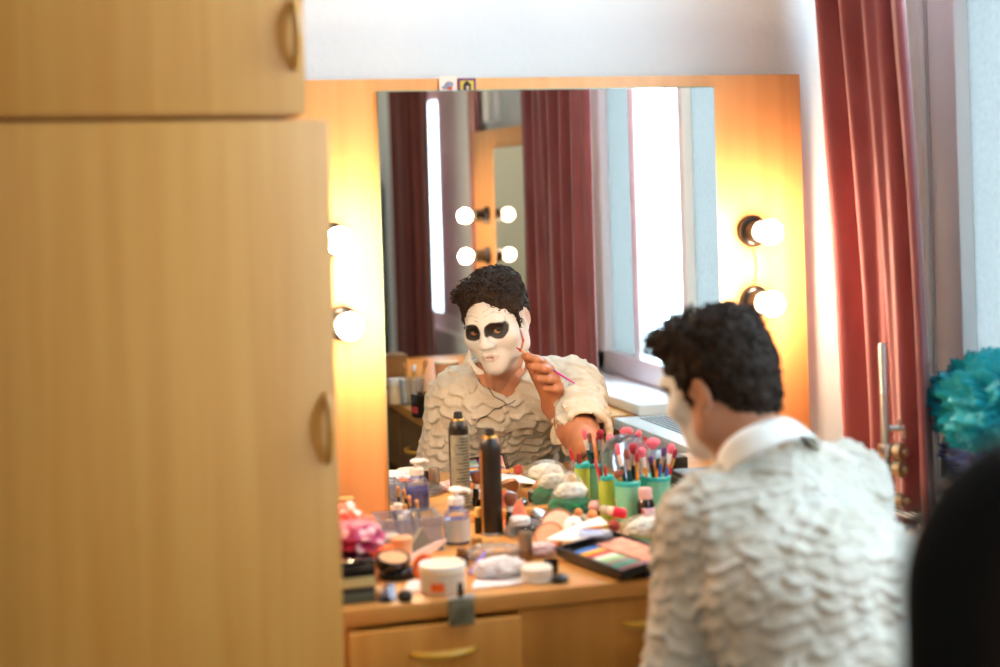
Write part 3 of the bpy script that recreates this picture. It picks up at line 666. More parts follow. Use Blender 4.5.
# brown bottle, pump bottle
jar(P(462, 566), .0125, .031, brownglass, mat('amber_cap', (120, 78, 20), .15, coat=.4), 'small brown glass bottle just in front of the pump bottle', .4, 'bottle', kind='amber_bottle', lr=.72)
p = PY(456, -.160); t = thing('pump_bottle', 'clear pump bottle of blue liquid with a white pump and silvery label', 'bottle', p)
r = .0255
lp('bottle', [(0, 0), (r*.92, 0), (r, .004), (r, .054), (r*.86, .066), (.013, .075), (.012, .081), (0, .081)], p, plas, t)
lp('liquid', [(0, .002), (r*.9, .002), (r*.95, .006), (r*.95, .048), (0, .048)], p, blue_liq, t)
part('silver_label', arc(p, r+.0005, PI+.35, 2*PI-.1, .006, .052, 24), label_si, t, 180)
lp('pump_collar', [(0, .079), (.0145, .079), (.015, .083), (.015, .093), (.012, .096), (0, .096)], p, white_pl, t)
k = lp('pump_head', [(0, .095), (.006, .095), (.0055, .103), (.0125, .105), (.014, .110), (.011, .114), (0, .115)], p, white_pl, t)
part('spout', MB().tube([p+Vector((0, 0, .109)), p+Vector((.018, -.008, .109)), p+Vector((.026, -.011, .104))], [.005, .0045, .004], 10), white_pl, k)
t.scale = (.96, .96, .87)
# hairspray
p = PY(491.5, -.118); t = thing('spray_can', 'tall black hairspray can with gold trim and a grey printed back', 'spray can', p)
r = .0200
lp('can', [(0, .003), (r*.93, 0), (r, .003), (r, .158), (r*.98, .163), (r*.80, .174), (r*.62, .178), (0, .178)], p, mat('black_can', (12, 12, 13), .38), t, n=40)
lp('base_rim', [(r*.9, -.0002), (r*1.03, 0), (r*1.03, .004), (r, .005)], p, steel, t, n=40); lp('top_ring', [(r*.66, .1765), (r*.70, .178), (r*.64, .181), (r*.4, .1805)], p, gold_m, t, n=40)
lp('nozzle', [(0, .178), (.0095, .178), (.009, .186), (.0075, .194), (0, .195)], p, black, t)
part('gold_stripe', arc(p, r+.0003, PI+.15, PI+.42, .006, .156, 4), gold_m, t, 180)
bk = part('printed_panel', arc(p, r+.0003, .25, PI-.35, .010, .150, 22), mat('grey_print', (128, 128, 112), .5, rgb2=(150, 148, 128), scale=(60, 60, 60)), t, 180)
g = MB(); rr = random.Random(4)
for i in range(22):
    z = .016+.006*i; a0 = .45+.1*rr.random(); a1 = a0+.7+1.1*rr.random(); g.add(*(lambda m_: (m_.v, m_.f))(arc(p, r+.0006, a0, a1, z, z+.0016, 12)))
part('print_lines', g, black, bk, 180)
brush(PY(507, -.118, .004), PY(511, -.120, .073), black, white_pl, bris_br, 'powder brush with a fluffy brown head leaning beside the hairspray can', .0052, .0135, .36, .12, 'powder_brush', flat=.8)
p = PY(478, -.10); t = thing('eyeliner_pot', 'narrow black bottle with a pale yellow cap behind the hairspray can', 'bottle', p)
lp('body', [(0, 0), (.007, 0), (.0075, .003), (.0075, .030), (0, .030)], p, black, t); lp('cap', [(0, .030), (.0068, .030), (.0066, .047), (0, .048)], p, mat('straw_cap', (230, 190, 110), .4), t)
p = P(477, 548); t = thing('kraft_carton', 'tiny brown carton between the pump bottle and the hairspray can', 'box', p)
part('carton', MB().box(p+Vector((0, 0, .009)), (.016, .014, .018), .0006), kraft, t); part('flap', MB().box(p+Vector((0, 0, .0187)), (.0164, .0144, .0012), 0), mat('light_kraft', (196, 146, 84), .7), t)
# tissues at the front
sheet('paper_towel', [P(472, 590), P(524, 585), P(520, 566), P(478, 571)], .0006, tissue_m, 'flat white paper towel spread near the front edge', 'paper', .003, 40, 5)
cloth('tissue_wad', (P(500, 577).x, P(500, 577).y, DZ+.0155), (.036, .026, .013), 21, tissue_m, 'crumpled white tissue wad lying on the paper towel', 'tissue', .45, 6, 1.9, .55)
t = pencil(P(470, 576, .004), P(487, 560, .016), mat('violet_lacquer', (150, 130, 236), .2, coat=.5), white_pl, 'shiny violet-blue pencil lying across the white tissues', .0035)
cloth('cling_wrap', (P(495, 558).x, P(495, 558).y, DZ+.010), (.045, .030, .010), 31, plas_bag, 'clear crumpled plastic wrap lying behind the tissue wad', 'plastic wrap', .5, 5, 2.2, .8)
p0, p1 = P(499, 572, .016), P(522, 570, .012); pencil(p0, p1, mat('rust_lacquer', (196, 90, 50), .3), red, 'short rust red pencil between the tissue wad and the metal lipstick', .003)
p = P(526, 560); t = thing('lipstick', 'upright bronze metal lipstick case behind the small white jar', 'lipstick', p)
lp('base', [(0, 0), (.0115, 0), (.0115, .018), (0, .018)], p, mat('bronze_metal', (128, 108, 84), .3, .85), t); lp('cap', [(0, .0185), (.0118, .0185), (.0118, .046), (.0105, .048), (0, .048)], p, mat('satin_metal', (150, 136, 116), .3, .85), t)
p = P(529, 574); tag(cloth('cotton_ball', (p.x, p.y, DZ+.009), (.010, .010, .008), 14, tissue_m, 'little white cotton ball between the lipstick and the white jar', 'cotton', .2, 4), 'little white cotton ball between the lipstick and the white jar', 'cotton')
jar(P(537, 581), .0245, .024, white_pl, mat('ivory_lid', (240, 236, 226), .4), 'small white jar with a lid at the front edge, right of the tissues', .45)
p = P(560, 582); t = thing('bottle_stopper', 'flat black cap at the front edge right of the small white jar', 'cap', p)
lp('cap', [(0, 0), (.013, 0), (.0135, .008), (.011, .010), (0, .010)], p, black, t); lp('grip_ring', [(.0132, .001), (.0142, .002), (.0142, .006), (.0132, .007)], p, black_gloss, t)
p = P(551, 573); t = thing('mascara_pot', 'squat black pot under the left end of the paint palette', 'pot', p)
lp('pot', [(0, 0), (.0115, 0), (.012, .012), (0, .012)], p, black, t); lp('lid', [(0, .012), (.0125, .012), (.012, .022), (0, .023)], p, black_gloss, t)
# palette
qa, qb = Vector(desk(545, 547, .785)), Vector(desk(622, 575, .785))
ex = Vector((qb.x-qa.x, qb.y-qa.y, 0)).normalized(); ey = Vector((-ex.y, ex.x, 0)); LX = .205; LY = .120
pc = qb-ex*(LX*.5)+ey*(LY*.5)+Vector((0, 0, .006))
Rz = Matrix((ex, ey, Vector((0, 0, 1)))).transposed() @ Matrix.Rotation(.10, 3, 'X')
t = thing('paint_palette', 'open black face-paint palette with rows of colours near the front edge', 'palette', pc-Vector((0, 0, .012)))
def pb(mb, x, y, z, sx_, sy_, sz_, bev=.001): return mb.box(pc+Rz @ Vector((x, y, z)), (sx_, sy_, sz_), bev, M=Rz)
part('case', pb(pb(pb(pb(pb(MB(), 0, 0, -.005, .205, .120, .010, .003), 0, .057, .002, .205, .006, .010), 0, -.057, .002, .205, .006, .010), -.0995, 0, .002, .006, .108, .010), .0995, 0, .002, .006, .108, .010), black, t)
cols = [(30, 110, 200), (240, 180, 40), (190, 24, 40), (226, 240, 226), (150, 200, 150), (140, 130, 120), (30, 140, 120), (130, 60, 60)]
for i, cc in enumerate(cols):
    part('colour_pan', pb(MB(), -.052+.0195*i, -.029, .0025, .0170, .046, .004, .001), mat('pan_%d_%d_%d' % cc, cc, .5), t)
for i in range(4): part('skin_pan', pb(MB(), -.048+.041*i, .026, .0025, .038, .052, .004, .001), mat('pan_pink', (226, 150, 128), .6, rgb2=(236, 176, 150), scale=(60, 60, 60)), t)
p = P(571, 553); t = thing('blister_pack', 'clear plastic blister with a blue print lying over the far end of the palette', 'plastic packaging', p+Vector((0, 0, .028)))
pl = pc+Rz @ Vector((-.085, .012, .016))
part('lid_sheet', MB().box(pl, (.060, .050, .006), .003, M=Matrix.Rotation(-.35, 3, 'Z') @ Matrix.Rotation(.08, 3, 'Y')), plas_milk, t); part('blue_print', MB().box(pl+Vector((-.004, .004, .0040)), (.030, .016, .0008), 0, M=Matrix.Rotation(-.35, 3, 'Z') @ Matrix.Rotation(.08, 3, 'Y')), mat('faded_blue_print', (150, 170, 226), .5), t)
p = P(650, 576); t = thing('purple_compact', 'shiny dark purple pot at the right front of the palette', 'pot', p)
lp('pot', [(0, 0), (.013, 0), (.014, .003), (.014, .012), (0, .012)], p, mat('dark_violet_gloss', (44, 20, 84), .1, coat=.6), t); lp('lid', [(0, .0122), (.0145, .0122), (.0145, .02), (.011, .024), (0, .025)], p, mat('violet_gloss', (90, 50, 160), .1, coat=.6), t)
# heap of powders in the middle
jar(PY(519, -.135), .0185, .031, black_gloss, white_pl, 'black jar with a white lid right of the powder brush', .42)
jar(PY(536, -.100, .008), .0165, .024, black_gloss, steel, 'tilted dark jar behind the flat slate compact', .4, axis=(.35, -.2, .9))
p = P(542, 528); t = thing('slate_compact', 'flat slate-blue compact lying behind the peach powders', 'compact', p)
lp('base', [(0, 0), (.033, 0), (.034, .006), (0, .006)], p, black, t, n=36); lp('lid', [(0, .0065), (.034, .0065), (.033, .012), (.028, .0145), (0, .015)], p, mat('slate_blue_gloss', (66, 84, 98), .2, coat=.3), t, n=36)
p = PY(516, -.055); t = thing('sponge_bag', 'orange-red makeup bag standing against the mirror', 'bag', p)
def bagf(u, v): 
    a_ = 2*PI*u; k = 1-.55*v; return (p.x+.026*k*math.cos(a_), p.y+.016*(1-.8*v)*math.sin(a_)*(1+.1*math.sin(5*a_)), p.z+.046*v)
part('bag_body', MB().grid(bagf, 30, 10), mat('orange_cloth', (224, 116, 84), .8, rgb2=(236, 140, 104), scale=(50, 50, 50)), t, 180)
part('zip', MB().box(p+Vector((0, 0, .046)), (.024, .005, .003), .001), gold_m, t)
compact(P(550, 545, .013), .0275, .009, mat('terracotta_plastic', (190, 122, 78), .3, coat=.3), peach, 'open peach compact tilted towards the room behind the palette', (-.42, -.62, .62))
compact(P(558, 535, .016), .0330, .008, mat('bronze_rim', (176, 116, 74), .3, .5), mat('pale_peach_powder', (240, 204, 176), .7, rgb2=(230, 190, 160), scale=(80, 80, 80)), 'large pale powder disc with a bronze rim standing behind the peach compact', (-.30, -.70, .62))
cloth('cling_wrap', (P(528, 536).x, P(528, 536).y, DZ+.013), (.033, .026, .013), 41, plas_bag, 'crumpled clear plastic wrap left of the peach compacts', 'plastic wrap', .5, 5, 2.2, .8)
cloth('tissue_wad', (P(541, 556).x, P(541, 556).y, DZ+.0105), (.022, .014, .010), 17, mat('pink_tissue', (240, 206, 204), .9), 'small pinkish tissue in front of the peach compact', 'tissue', .45, 5, 1.7, .8)
p = P(574, 537); t = thing('white_compact', 'oval white compact standing on its edge right of the powder disc', 'compact', p)
lp('shell', [(0, -.004), (.014, -.004), (.018, -.002), (.018, .002), (.014, .004), (0, .004)], p+Vector((0, 0, .020)), white_pl, t, (-.3, -.7, .6), 30); lp('clasp', [(0, .0035), (.004, .0035), (.004, .0055), (0, .006)], p+Vector((0, 0, .020)), steel, t, (-.3, -.7, .6))
for X, y, lb, r, s in ((578, -.135, 'dark pot with a cork ball stopper, the left one beside the powders', .0165, .0085), (592, -.165, 'dark pot with an orange cork stopper behind the white card', .0195, .0095)):
    p = PY(X, y); t = thing('corked_pot', lb, 'pot', p)
    lp('pot', [(0, 0), (r*.9, 0), (r, .004), (r, .018), (r*.92, .021), (0, .021)], p, mat('smoky_glass', (58, 56, 48), .15, coat=.4), t); lp('shoulder', [(r*.5, .0205), (r*.94, .0205), (r*.9, .0235), (r*.4, .024)], p, mat('pale_grey_plastic', (176, 172, 152), .35), t)
    part('stopper', MB().lathe([(s*math.sin(a), .028-s*math.cos(a)) for a in np.linspace(.3, PI, 10)], p), cork, t, 180)
p = PY(594, -.10); t = thing('glass_vial', 'round clear vial with a red heart of colour before the dark bottle reflection', 'vial', p)
lp('vial', [(0, 0), (.010, 0), (.011, .003), (.011, .020), (0, .020)], p, brownglass, t); part('ball_cap', MB().lathe([(.0115*math.sin(a), .030-.0115*math.cos(a)) for a in np.linspace(.3, PI, 12)], p), mat('rosy_clear', (226, 170, 160), .2, coat=.5), t, 180)
p = P(567, 516); t = thing('blush_pot', 'small raspberry pink pot behind the cork-topped pots', 'pot', p)
lp('pot', [(0, 0), (.010, 0), (.0105, .006), (0, .006)], p, black, t); part('blush', MB().lathe([(.0100*math.sin(a), .0085-.005*math.cos(a)) for a in np.linspace(.4, PI, 10)], p), mat('raspberry', (196, 66, 100), .6), t, 180)
# white card
q0, q1, q2 = P(545, 553, .022), P(600, 530, .024), P(620, 547, .022); q3 = P(575, 556, .024)
mb = MB().grid(lambda u, v: tuple((q0*(1-u)+q1*u)*(1-v)+(q3*(1-u)+q2*u)*v+Vector((0, 0, .003*math.sin(PI*u)))), 10, 6)
o = part('white_card', mb, mat('card_white', (246, 242, 240), .7), None, 180); sm = o.modifiers.new('t', 'SOLIDIFY'); sm.thickness = .0012; tag(o, 'white card leaning between the powders and the palette', 'card')
p = P(608, 528, .020); a = Vector((.62, -.52, -.10)).normalized(); t = thing('lip_tube', 'clear and red lip colour tube lying behind the white card', 'lipstick', p)
p = p-a*.012+Vector((0, 0, .012))
lp('clear_end', [(0, 0), (.008, 0), (.0088, .003), (.0088, .016), (0, .016)], p, mat('grey_clear', (186, 176, 150), .2, coat=.4), t, a); lp('white_band', [(.0089, .015), (.009, .016), (.009, .026), (0, .026)], p, mat('peach_white_label', (240, 206, 190), .5), t, a)
lp('red_end', [(0, .026), (.0096, .026), (.0096, .046), (.008, .048), (0, .048)], p, mat('crimson_plastic', (214, 20, 60), .3, coat=.3), t, a)
brush(P(583, 549, .034), P(620, 546, .036), mat('orange_wood', (226, 140, 84), .4), gold_m, mat('auburn_bristle', (170, 70, 52), .9, rgb2=(140, 48, 40), scale=(500, 500, 50)), 'brush with a rounded auburn head lying on the white card', .0034, .0110, .30, .14, 'powder_brush')
# cotton wool in polythene, right
pcw = PY(645, -.300); t = thing('cotton_bag', 'polythene bag of white cotton wool with a green base right of the palette', 'bag', pcw)
part('bag_skin', MB().blob(pcw+Vector((0, 0, .024)), (.046, .034, .026), .22, 2, 51, 4, zmin=pcw.z), plas_bag, t, 180)
part('cotton', MB().blob(pcw+Vector((.003, 0, .024)), (.036, .026, .019), .2, 2.4, 52, 4, zmin=pcw.z+.002), mat('cotton_wool', (244, 240, 226), .95), t, 180)
part('green_lining', MB().blob(pcw+Vector((-.004, -.004, .009)), (.042, .028, .009), .2, 2.4, 53, 3, zmin=pcw.z+.001), mat('pale_green_plastic', (120, 166, 90), .5), t, 180)
# tied bag, green and white
pg = PY(569, -.052); t = thing('tied_bag', 'tied clear bag of green sponges and white cotton below the elbow', 'bag', pg)
def tb2(u, v):
    a_ = 2*PI*u; w_ = .042*(1-.25*v)*math.cos(PI/2*max(0, (v-.25)/.75))**.6+.003; k = 1+.10*math.sin(6*a_+4*v)*v
    return (pg.x+.004*v+w_*k*math.cos(a_), pg.y+.62*w_*k*math.sin(a_), pg.z+.090*v)
part('bag_skin', MB().grid(tb2, 48, 20), plas_bag, t, 180)
part('green_sponge', MB().blob(pg+Vector((0, -.004, .024)), (.036, .020, .022), .35, 2.4, 61, 4, zmin=pg.z+.001), mat('green_sponge', (20, 140, 86), .9), t, 180)
part('white_cotton', MB().blob(pg+Vector((.004, -.002, .052)), (.029, .017, .016), .3, 2.4, 62, 4), mat('cotton_wool', (244, 240, 226), .95), t, 180)
part('knot', MB().lathe([(.003, .087), (.0045, .090), (.003, .093), (.006, .101), (.002, .110), (0, .111)], pg+Vector((.004, 0, 0)), (.05, 0, 1), 12), plas_bag, t, 180)
# pill bottle
p = PY(645.5, -.147); t = thing('medicine_bottle', 'dark glass bottle with a pinkish cap and pale label before the green cups', 'bottle', p)
r = .0160
lp('glass', [(0, 0), (r*.92, 0), (r, .003), (r, .036), (r*.8, .044), (r*.62, .047), (0, .047)], p, darkglass, t); lp('cap', [(0, .046), (r*.80, .046), (r*.82, .048), (r*.80, .064), (r*.7, .066), (0, .066)], p, pinkcap, t)
part('label', arc(p, r+.0005, PI+.75, 2*PI+.05, .004, .031, 18), label_pk, t, 180); part('red_mark', arc(p, r+.0009, PI+.78, PI+1.05, .008, .028, 6), mat('red_mark', (206, 80, 70), .6), t, 180)
# cups of brushes
def cup(p, r, h, m, label, rim=cup_rim):
    t = thing('brush_cup', label, 'cup', p)
    lp('cup_wall', [(0, 0), (r*.94, 0), (r*.97, h-.006), (r*.90, h-.006), (r*.86, .003), (0, .003)], p, m, t, n=36); lp('rim', [(r*.88, h-.007), (r*1.02, h-.007), (r*1.02, h), (r*.96, h+.0015), (r*.88, h)], p, rim, t, n=36)
    return t
cA, cB, cCc = PY(606.5, -.072), PY(628, -.105), PY(657, -.085)
cup(cA, .0155, .080, cup_lime, 'lime green cup of red pencils, left of the teal cups'); cup(cB, .0245, .073, cup_teal, 'pale teal cup with a turquoise rim holding dark brushes'); cup(cCc, .0270, .074, cup_teal, 'pale teal cup behind the medicine bottle holding orange-handled brushes')
def stick(c, dx, dy, X, Y, y):
    """base inside a cup, tip where the photograph shows it at the depth y"""
    q = at(X, Y, 1, y); return c+Vector((dx, dy, .006)), Vector((q[0], q[1], q[2]))
for X, Y, dx, lb in ((594.5, 459, .006, 'thin red pencil in the lime cup, leaning furthest left'), (604.5, 464, .009, 'thin red pencil in the lime cup, nearest the teal cup')):
    b_, e_ = stick(cA, dx, 0, X, Y, cA.y-.006); pencil(b_, e_, red, mat('pink_lead', (240, 80, 110), .5), lb, .0030)
b_, e_ = stick(cA, .001, .004, 599.5, 466, cA.y+.004); pencil(b_, e_, mat('maroon_lacquer', (110, 40, 34), .3, coat=.3), black, 'brown pencil between the two red ones in the lime cup', .0035)
BR = [(cB, .010, .006, 617, 444, -.100, teal_d, white_pl, bris_pk, .0036, .0055, 'dark green brush with a small pink tip, leftmost in the teal cup'),
      (cB, .012, -.004, 626, 449, -.108, teal_d, steel, bris_br, .0042, .0050, 'dark green brush with a plain brown tip in the teal cup'),
      (cB, .014, .008, 633, 443.5, -.095, black, steel, bris_red, .0036, .0085, 'black brush with a round crimson head in the teal cup'),
      (cB, .016, -.008, 637, 453, -.112, orange_w, gold_m, bris_red, .0026, .0055, 'thin orange brush with a dark crimson tip in the teal cup'),
      (cB, -.004, -.010, 618, 470, -.109, mat('pink_wood', (196, 120, 90), .4), gold_m, bris_br, .0034, .0115, 'short brush with a bushy brown head at the front of the teal cup'),
      (cCc, -.010, -.004, 641, 447.5, -.090, orange_w, white_pl, bris_pk, .0030, .0085, 'orange-handled brush with a bright pink head, left in the back teal cup'),
      (cCc, -.004, .008, 653, 438, -.075, orange_w, plas_milk, bris_pk, .0030, .0150, 'large fan brush with a wide pink head, tallest in the cups'),
      (cCc, .000, -.010, 650, 456, -.095, black, black, bris_pur, .0040, .0060, 'black brush with a blunt dark tip behind the orange handles'),
      (cCc, -.008, .004, 665, 447, -.080, orange_w, steel, bris_pur, .0034, .0065, 'orange-handled brush with a purple head in the back teal cup'),
      (cCc, .002, -.006, 672, 443.5, -.090, orange_w, white_pl, bris_pk, .0034, .0078, 'orange-handled brush with a pink head, right in the back teal cup'),
      (cCc, .008, .002, 676, 449, -.083, red, gold_m, bris_red, .0028, .0050, 'red-handled brush with a small crimson tip at the far right of the cups')]
for c, dx, dy, X, Y, y, hm, fm, bm_, rh, rb, lb in BR:
    b_, e_ = stick(c, dx, dy, X, Y, y); brush(b_, e_, hm, fm, bm_, lb, rh, rb, .15, .15, flat=.7 if rb < .012 else .4)
for X, Y, dx, dy, y, m_, lb in ((661, 462, -.006, -.010, -.098, blue, 'blue pencil at the front of the back teal cup'), (668, 464, .004, -.012, -.100, blue, 'blue pencil further right at the front of the back teal cup'), (657, 468, -.010, -.012, -.103, orange_w, 'short orange pencil in the middle of the back teal cup')):
    b_, e_ = stick(cCc, dx, dy, X, Y, y); pencil(b_, e_, m_, orange, lb, .0034)
q = at(643, 482, 1, -.095); t = thing('green_puff', 'round green plastic disc sticking up between the two teal cups', 'disc', (q[0], q[1], q[2]-.0115))
lp('disc', [(0, -.002), (.0105, -.002), (.0115, 0), (.0105, .002), (0, .002)], (q[0], q[1], q[2]), green_pl, t, (.2, -.95, .2)); part('stem', MB().tube([(q[0], q[1], q[2]-.009), (q[0]+.002, q[1]+.002, DZ+.03)], .002, 8), green_pl, t)
# round standing mirror
q = at(633, 462, 1, -.036); cm = Vector((q[0], q[1], q[2])); t = thing('round_mirror', 'round clear-rimmed makeup mirror standing behind the brush cups', 'mirror', (cm.x, cm.y, DZ))
ax = Vector((-.1, -.97, .22)).normalized(); R_ = .046
lp('rim', [(R_*.90, -.003), (R_*1.0, -.004), (R_*1.02, 0), (R_*1.0, .004), (R_*.90, .003)], cm, plas_milk, t, ax, 48, 180); lp('mirror_glass', [(0, -.0015), (R_*.91, -.0015), (R_*.91, .0015), (0, .0015)], cm, mirror_m, t, ax, 48)
part('stand', MB().tube([cm+Vector((0, .004, -R_)), Vector((cm.x, cm.y+.004, DZ+.012)), Vector((cm.x, cm.y, DZ+.004))], [.005, .005, .006], 10), white_pl, t); lp('foot', [(0, 0), (.028, 0), (.029, .003), (.01, .006), (0, .006)], (cm.x, cm.y, DZ), white_pl, t)
# dark case behind the chin, pencils by the mirror
p = PY(697, -.11); t = thing('ribbed_case', 'dark ribbed makeup case on the table behind the chin', 'case', p)
part('case_body', MB().box(p+Vector((.01, 0, .040)), (.088, .10, .080), .005), mat('dark_olive_plastic', (30, 32, 28), .45), t)
g = MB()
for i in range(4): g.box(p+Vector((.01, -.0505, .018+.017*i)), (.084, .003, .004), .001).box(p+Vector((-.0345, 0, .018+.017*i)), (.003, .094, .004), .001)
part('ribs', g, mat('grey_plastic', (92, 92, 84), .4), t); part('latch', MB().box(p+Vector((.01, -.052, .068)), (.016, .004, .012), .001), steel, t)
for k, (X0, X1, y_, m_, lb) in enumerate(((528, 556, -.030, black, 'black pencil lying nearest the mirror behind the tied bag'), (532, 552, -.045, blue, 'blue-ended pencil lying just in front of the black one'), (530, 548, -.058, orange_w, 'orange pencil lying in front of the blue-ended one'))):
    pencil(PY(X0, y_, .0034), PY(X1, y_+.006, .0034), m_, gold_m, lb, .0032)
# ================================================================== THE PERSON
HC = Vector((1.012, -.672, 1.107))
HM = Matrix.Rotation(math.radians(35), 3, 'Z') @ Matrix.Rotation(math.radians(-19), 3, 'X') @ Matrix.Rotation(math.radians(-6), 3, 'Y')
HMn = np.array(HM); HCn = np.array(HC)
HS = .95
def toloc(p): return HMn.T@(np.array(p, float)-HCn)/HS
def toworld(V): return (V*HS)@HMn.T+HCn
NB = toloc((1.052, -.765, .925))             # base of the neck, in head space
h = Field((-.115, -.20, -.26), (.115, .14, .14), .0018)
h.ell((0, -.014, .036), (.074, .096, .083)).ell((0, .028, -.028), (.069, .064, .088), .03)
for s in (-1, 1):
    h.cap((s*.059, -.002, -.045), (s*.055, .010, -.070), .019, .019, .03).cap((s*.056, .012, -.070), (0, .068, -.096), .020, .020, .03)
    h.ell((s*.046, .058, -.024), (.026, .022, .022), .025)
h.ell((0, .076, -.097), (.024, .018, .017), .02).cap((-.034, .080, .024), (.034, .080, .024), .012, .012, .02)
h.ell((0, .076, -.066), (.030, .018, .022), .02)
for s in (-1, 1): h.ell((s*.033, .105, .001), (.021, .024, .017), .014, 'sub')
h.cap((0, .087, .016), (0, .107, -.024), .0092, .0125, .014).ell((0, .107, -.028), (.0145, .0115, .0105), .008)
for s in (-1, 1):
    h.ell((s*.0145, .098, -.031), (.0095, .012, .0085), .006)
    h.ell((s*.0085, .106, -.0395), (.0038, .006, .003), .003, 'sub')
    h.ell((s*.032, .070, 0), (.0155, .0148, .0142), .004)
    h.ell((s*.032, .087, -.0005), (.0125, .011, .0048), .002, 'sub')
    h.cap((s*.012, .094, -.0605), (s*.026, .080, -.0655), .0052, .0032, .005).cap((s*.010, .0925, -.0715), (s*.024, .081, -.067), .0062, .0034, .005)
h.cap((-.012, .094, -.0605), (.012, .094, -.0605), .0052, .0052, .005).cap((-.010, .0925, -.0715), (.010, .0925, -.0715), .0064, .0064, .005)
h.cap((-.024, .0875, -.0668), (0, .1015, -.0655), .0016, .0018, .003, 'sub').cap((.024, .0875, -.0668), (0, .1015, -.0655), .0016, .0018, .003, 'sub')
for s in (-1, 1):
    E_ = np.array(Matrix.Rotation(s*.35, 3, 'Z') @ Matrix.Rotation(-.15, 3, 'X'))
    h.ell((s*.079, -.012, -.007), (.0085, .018, .028), .006, M=E_).ell((s*.078, -.004, -.031), (.006, .009, .010), .006)
    h.cap((s*.079, -.004, -.028), (s*.078, -.003, -.034), .006, .006, .006).ell((s*.0885, -.008, -.004), (.0075, .011, .017), .004, 'sub', M=E_).cap((s*.080, .006, -.006), (s*.079, .004, -.016), .0045, .004, .004)
h.cap((0, -.030, -.030), NB, .054, .060, .03, ax=(1, 0, 0), ratio=1.04).cap((0, .030, -.088), NB+np.array((0, .045, .015)), .022, .03, .03)
hV, hF = h.mesh()
def sstep(a, b, x): t = np.clip((x-a)/(b-a), 0, 1); return t*t*(3-2*t)
def segd(V, a, b):
    a = np.array(a); b = np.array(b); t = np.clip(((V-a)@(b-a))/((b-a)@(b-a)), 0, 1); return np.linalg.norm(V-a-t[:, None]*(b-a), axis=1)
SK = np.array(lin((190, 134, 102))); WH = np.array(lin((206, 208, 208))); BK = np.array(lin((20, 17, 18))); RD = np.array(lin((150, 40, 44))); LP = np.array(lin((176, 128, 118))); GY = np.array(lin((132, 136, 140)))
nn = np.array([noise.noise(Vector(v*60)) for v in hV]); n2 = np.array([noise.noise(Vector(v*22)) for v in hV])
edge0 = np.where(hV[:, 0] > 0, -.022, .022)
mw = sstep(edge0, edge0+.022, hV[:, 1]+.008*n2)*sstep(-.150, -.118, hV[:, 2]+.01*n2)
mw = np.maximum(mw, .5*(hV[:, 0] > .06)*(hV[:, 1] > -.02))
col = SK*(1-mw[:, None])+WH*mw[:, None]
stub = sstep(-.045, -.085, hV[:, 2])*sstep(-.03, .01, hV[:, 1])*(1-mw)*.35
col = col*(1-stub[:, None])+np.array(lin((104, 92, 84)))*stub[:, None]
for s in (-1, 1):
    q = np.sqrt(((hV[:, 0]-s*.0335)/.0280)**2+((hV[:, 2]-.0045+.12*s*(hV[:, 0]-s*.033))/.0245)**2)+.10*nn
    m_ = (1-sstep(.92, 1.06, q))*(hV[:, 1] > .03); col = col*(1-m_[:, None])+BK*m_[:, None]
def stroke(a, b, w_, c, k=1.):
    global col
    m_ = k*(1-sstep(w_*.6, w_*1.3, segd(hV, a, b)+.0006*nn)); col = col*(1-m_[:, None])+c*m_[:, None]
def onface(x, z):
    i = np.argmax(np.where((abs(hV[:, 0]-x) < .003) & (abs(hV[:, 2]-z) < .003), hV[:, 1], -1)); return hV[i]
for x0, z0_, x1, z1_ in ((.010, .045, .034, .052), (.034, .052, .050, .043), (.008, .056, .030, .066), (-.012, .045, -.034, .049), (-.034, .049, -.046, .043), (-.010, .037, -.020, .040), (.056, .030, .060, .012)):
    stroke(onface(x0, z0_), onface(x1, z1_), .0013, GY, .7)
def onside(y, z):
    i = np.argmax(np.where((abs(hV[:, 1]-y) < .003) & (abs(hV[:, 2]-z) < .003), hV[:, 0], -1)); return hV[i]
w0, w1, w2 = onside(.030, -.024), onside(.034, -.052), onside(.046, -.080)
stroke(w0, w1, .0042, RD, .9); stroke(w1, w2, .0040, RD, .8); stroke(w0+np.array((0, -.004, -.004)), w1+np.array((0, -.006, -.004)), .002, BK, .5)
ml = (1-sstep(.9, 1.15, np.sqrt((hV[:, 0]/.025)**2+((hV[:, 2]+.0665)/.0095)**2)))*(hV[:, 1] > .07)*.42
col = col*(1-ml[:, None])+LP*ml[:, None]
for s in (-1, 1): stroke((s*.023, .0885, -.0672), (0, .1005, -.0657), .0014, np.array(lin((120, 66, 60))), .75)
headW = toworld(hV)
# --- arm and hand: each finger its own chain of tapering bones
SHR, SHL = np.array((1.224, -.705, .910)), np.array((.934, -.782, .892))
ELR, WRR = np.array((1.158, -.415, .816)), np.array((1.142, -.630, .884))
a = Field((1.02, -.75, .745), (1.29, -.34, 1.075), .0019)
a.cap(SHR, ELR, .047, .036, .02).cap(ELR, ELR+(WRR-ELR)*.4, .0355, .0370, .02).cap(ELR+(WRR-ELR)*.4, WRR, .0370, .0250, .02)
I_, M_, N_, K_ = (1.106, -.592, .998), (1.120, -.582, .982), (1.132, -.579, .961), (1.142, -.582, .938)
for kn, r in ((I_, .0150), (M_, .0155), (N_, .0150), (K_, .0140)): a.cap(WRR+np.array((0, 0, .006)), kn, .0225, r, .012)
def finger(pts, r0, r1):
    for i in range(len(pts)-1):
        n_ = len(pts)-1; a.cap(pts[i], pts[i+1], r0+(r1-r0)*i/n_, r0+(r1-r0)*(i+1)/n_, .003 if i else .008)
finger([I_, (1.080, -.557, 1.014), (1.064, -.571, 1.022), (1.060, -.590, 1.020)], .0114, .0077)
finger([M_, (1.092, -.543, .993), (1.073, -.556, .997), (1.071, -.577, .996)], .0118, .0082)
